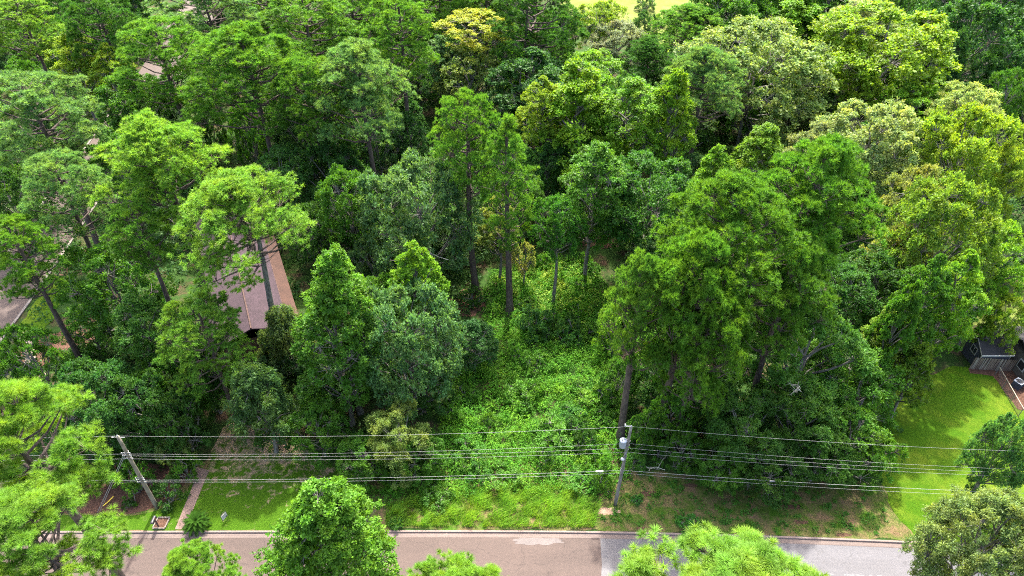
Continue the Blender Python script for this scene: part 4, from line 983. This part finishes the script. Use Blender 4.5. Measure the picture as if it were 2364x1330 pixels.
MB().box(hp((near + farr) / 2 - 3, -w1 * .4, 5.3), (.8, .8, 1.4), math.atan2(axd.y, axd.x)).build('chimney', M_BRK, root)

# shed on the right
M_SIDE = simple('blue_grey_siding', (0.0450, 0.0495, 0.0638), .8, 0, .12); M_TRIM = simple('pale_trim', (0.3025, 0.2860, 0.2475), .7, 0, .08)
eL = G(2268, 820, 2.5); eR = G(2342, 820, 2.5); W_ = (eR - eL).length; rL = G(2254, 781, 3.5)
run = rL.y - eL.y; run = max(1.2, run)
root = empty('shed', (eL.x, eL.y, ZV)); tag(root, 'small blue grey shed with a dark shingle gable roof beside the lawn', 'shed')
D2 = run * 2; x0, x1 = 0, W_; ze, zr = 2.35, 3.4
def sp_(x, y, z): return Vector((x, y, z))
slab('roof', [sp_(x0, 0, ze), sp_(x1, 0, ze), sp_(x1, run, zr), sp_(x0, run, zr)], .08, M_SHD, root)
slab('roof', [sp_(x0, D2, ze), sp_(x1, D2, ze), sp_(x1, run, zr + .001), sp_(x0, run, zr + .001)], .08, M_SHD, root)
xi, xo, yi, yo = .18, W_ - .18, .22, D2 - .22; V = [(xi, yi, 0), (xo, yi, 0), (xo, yo, 0), (xi, yo, 0), (xi, yi, ze), (xo, yi, ze), (xo, yo, ze), (xi, yo, ze), (xi, run, zr - .13), (xo, run, zr - .13)]
V = [Vector(v) for v in V]
MB().add(V, [[0, 1, 5, 4], [1, 2, 6, 9, 5], [2, 3, 7, 6], [3, 0, 4, 8, 7]]).build('wall', M_SIDE, root)
MB().tube([sp_(x0, run, zr + .02), sp_(x1, run, zr + .02)], .05, 6).build('ridge_cap', M_SHD, root)
MB().box(((x0 + x1) / 2, -.03, ze - .07), (W_, .04, .13)).build('fascia', M_WHITE, root)
for xx in (x0 - .03, x1 + .03):
    for sgn in (0, 1):
        a = sp_(xx, 0 if not sgn else D2, ze - .04); b = sp_(xx, run, zr - .03); mb = MB()
        mb.add([a, b, b - Vector((0, 0, .13)), a - Vector((0, 0, .13)), a + Vector((.04, 0, 0)), b + Vector((.04, 0, 0)), b + Vector((.04, 0, -.13)), a + Vector((.04, 0, -.13))], [[0, 1, 2, 3], [7, 6, 5, 4], [0, 4, 5, 1], [3, 2, 6, 7], [0, 3, 7, 4], [1, 5, 6, 2]]); mb.build('barge_board', M_TRIM, root)
wnd = MB(); wc = sp_(xi - .03, run * .95, 1.75)
fr = MB()
for dy, dz, sy, sz in ((0, .42, 1.0, .09), (0, -.42, 1.0, .09), (-.46, 0, .09, .75), (.46, 0, .09, .75), (0, 0, .04, .75)): fr.box(wc + Vector((-.012, dy, dz)), (.06, sy, sz))
fo = fr.build('window', M_TRIM, root); MB().box(wc, (.03, .84, .75)).build('pane', simple('dark_glass', (.02, .025, .03), .12), fo)
MB().box((xo + .05, yi - .03, 1.2), (.1, .04, 2.3)).build('corner_board', M_TRIM, root); MB().box((xi - .0, yi - .03, 1.2), (.1, .04, 2.3)).build('corner_board', M_TRIM, root)
# picket fence below the shed
M_PK = bark('weathered_picket', (.07, .045, .035), (.21, .16, .12), 3); M_PK2 = bark('grey_picket', (.13, .11, .09), (.3, .26, .2), 3)
f0 = G(2236, 852, ZV); f1 = G(2332, 858, ZV); dv = f1 - f0; ln = dv.length; an = math.atan2(dv.y, dv.x)
root = empty('picket_fence', f0, an); tag(root, 'weathered brown plank fence in front of the shed', 'fence'); npk = 26; pm = {}
for k in range(npk):
    v_ = rnd.randrange(3)
    if v_ not in pm: pm[v_] = py_mesh('picket', [Vector(v) for v in [(-.065, -.012, 0), (.065, -.012, 0), (.065, .012, 0), (-.065, .012, 0), (-.065, -.012, 1.75), (.065, -.012, 1.7 + .03 * v_), (.065, .012, 1.7 + .03 * v_), (-.065, .012, 1.75)]], [[3, 2, 1, 0], [4, 5, 6, 7], [0, 1, 5, 4], [1, 2, 6, 5], [2, 3, 7, 6], [3, 0, 4, 7]], [M_PK, M_PK2, M_PK][v_])
    o = link(bpy.data.objects.new('picket', pm[v_]), root); o.location = ((k + .5) * ln / npk, 0, rnd.uniform(0, .08)); o.rotation_euler = (0, rnd.uniform(-.03, .03), rnd.uniform(-.05, .05))
for z in (.4, 1.35): MB().box((ln / 2, .05, z), (ln, .05, .09)).build('rail', M_PK, root)
# wire mesh fence along the lawn with a pale top rail
f0 = G(2296, 866, ZV); f1 = G(2350, 962, ZV); dv = f1 - f0; ln = dv.length; an = math.atan2(dv.y, dv.x)
root = empty('mesh_fence', f0, an); tag(root, 'low wire mesh fence with a pale top rail along the lawn edge', 'fence')
MB().tube([(0, 0, 1.25), (ln, 0, 1.25)], .04, 8).build('top_rail', simple('pale_rail', (.22, .20, .15), .6), root)
for k in range(4): MB().tube([(ln * k / 3, 0, 0), (ln * k / 3, 0, 1.28)], .035, 8).build('post', M_GALV, root)
mb = MB(); k = 0
for i in range(int(ln / .16)):
    x = i * .16; mb.tube([(x, 0, 0), (min(x + 1.2, ln), 0, min(1.2, ln - x))], .009, 3, False); mb.tube([(x, 0.006, 1.2), (min(x + 1.2, ln), .006, max(0, 1.2 - (ln - x)))], .009, 3, False)
o = mb.build('mesh', simple('dark_wire', (.10, .075, .055), .6), root); o['kind'] = 'stuff'
sheet('bare_soil', [(p.x, p.y) for p in gp([(2235, 850), (2330, 852), (2450, 900), (2450, 960), (2350, 945), (2292, 868), (2240, 862)], ZV)], ZV + .012, M_MULCH, .08, 1, 90, label='bare brown soil strip between the fences and the house')
# house at the right edge
M_HW = simple('beige_wall', (0.1050, 0.0910, 0.0735), .85, 0, .12)
hc = G(2350, 900, ZV); root = empty('house', hc); tag(root, 'beige walled house with a grey roof at the right edge behind the mesh fence', 'house')
X0 = 1.0; 
MB().box((X0 + 5, 3.2, 1.3), (10, 6.4, 2.6)).build('wall', M_HW, root)
slab('roof', [sp_(X0 - .45, -.5, 2.62), sp_(X0 + 12, -.5, 2.62), sp_(X0 + 12, 3.4, 4.1), sp_(X0 - .45, 3.4, 4.1)], .12, M_SHD, root)
slab('roof', [sp_(X0 - .45, 7.3, 2.62), sp_(X0 + 12, 7.3, 2.62), sp_(X0 + 12, 3.4, 4.101), sp_(X0 - .45, 3.4, 4.101)], .12, M_SHD, root)
MB().box((X0 + 5.5, -.53, 2.53), (12, .04, .14)).build('fascia', M_TRIM, root)
fo = MB().box((X0 - .03, 2.2, 1.5), (.06, 1.1, 1.1)).build('window', M_WHITE, root); MB().box((X0 - .065, 2.2, 1.5), (.02, .92, .92)).build('pane', M_BLACK, fo)
def ac(px, py, s, col, label):
    b = G(px, py, ZV); root = empty('air_conditioner', b, .5); tag(root, label, 'air conditioner')
    MB().box((0, 0, .42 * s), (.85 * s, .85 * s, .84 * s)).build('casing', col, root, bevel=.06 * s)
    mb = MB(); 
    for k in range(9): mb.box((0, 0, (.1 + k * .08) * s), (.87 * s, .87 * s, .02 * s))
    o = mb.build('louvres', M_BLACK, root); o['kind'] = 'stuff'
    MB().box((0, 0, .86 * s), (.88 * s, .88 * s, .04 * s)).build('lid', M_TANK, root, bevel=.015)
    MB().lathe([(.36 * s, .882 * s), (.36 * s, .90 * s)], (0, 0, 0), 24).build('fan_opening', M_BLACK, root)
    mb = MB()
    for k in range(5): a = k * 1.2566; mb.box((.17 * s * math.cos(a), .17 * s * math.sin(a), .906 * s), (.3 * s, .09 * s, .008), a)
    mb.lathe([(.09 * s, .90 * s), (.09 * s, .93 * s)], (0, 0, 0), 12); mb.build('fan', M_SIDE, root)
ac(2346, 893, 1.0, simple('slate_casing', (.06, .07, .10), .5), 'dark round vented air conditioner beside the house at the right edge')
ac(2343, 812, .9, simple('green_grey_casing', (.22, .26, .22), .6), 'greenish grey air conditioner behind the right end of the shed')
root = empty('carport', G(2400, 800, ZV)); tag(root, 'low open carport roof on posts right behind the shed', 'carport')
slab('roof', [sp_(-.2, .2, 2.5), sp_(7, -.8, 2.5), sp_(7, 5, 3.1), sp_(-.8, 4.6, 3.1)], .1, M_SHD, root)
for x, y in ((0, .5), (0, 4.2), (5, .2), (5, 4.4)): MB().box((x, y, 1.25), (.12, .12, 2.5)).build('post', M_TRIM, root)
MB().add([(-.0, 4.2, 0), (5, 4.2, 0), (5, 4.2, 2.3), (0, 4.2, 2.3), (0, 4.28, 0), (5, 4.28, 0), (5, 4.28, 2.3), (0, 4.28, 2.3)], [[0, 1, 2, 3], [7, 6, 5, 4], [3, 2, 6, 7], [0, 3, 7, 4], [1, 5, 6, 2]]).build('wall', M_HW, root)

# dead branches
def dead(px, py, z, L, label, seed, spread=.8, up=.3, n=14, kind_='dead_branch'):
    r = random.Random(seed); b = G(px, py, z); mb = MB()
    def grow(p, d, l, rad, lev):
        q = p + d * l * .5 + Vector((r.gauss(0, .05), r.gauss(0, .05), r.gauss(0, .04))) * l; e = q + (d + Vector((r.gauss(0, .25), r.gauss(0, .25), r.gauss(0, .2)))).normalized() * l * .5
        mb.tube([p, q, e], [rad, rad * .75, rad * .5], 4)
        if lev:
            for _ in range(3 if lev > 1 else 2):
                t = r.uniform(.3, 1); s_ = p.lerp(e, t); dd = (d + Vector((r.gauss(0, spread), r.gauss(0, spread), r.gauss(0, spread * .7)))).normalized(); grow(s_, dd, l * r.uniform(.4, .7), rad * .55, lev - 1)
    for k in range(max(1, n // 8)):
        a = r.uniform(0, 6.28); grow(Vector((0, 0, 0)), Vector((math.cos(a), math.sin(a), up)).normalized(), L, .045, 3)
    o = mb.build(kind_, M_BARKP); o.location = b; return tag(o, label, 'dead branch')
dead(1565, 905, 3.2, 2.6, 'tangle of bare pale twigs among the pines right of the clearing', 5, 1.1, .5, 26)
dead(1590, 860, 4.5, 2.0, 'bare grey branches above the pale twig tangle', 6, 1.1, .6, 20)
dead(1392, 770, .9, 2.0, 'bleached dead branch sticking up at the right of the clearing', 8, .5, 1.0, 8)
dead(1535, 1085, .6, 1.6, 'fallen dead branch by the verge right of the transformer pole', 9, .5, .2, 10)
dead(1850, 905, 9.3, 1.9, 'forked bare grey branch rising from the dense clump', 10, .6, 1.3, 8)
dead(1035, 600, 9.0, 2.2, 'bare grey branches on the front of the grey green oak', 12, .7, .4, 10)
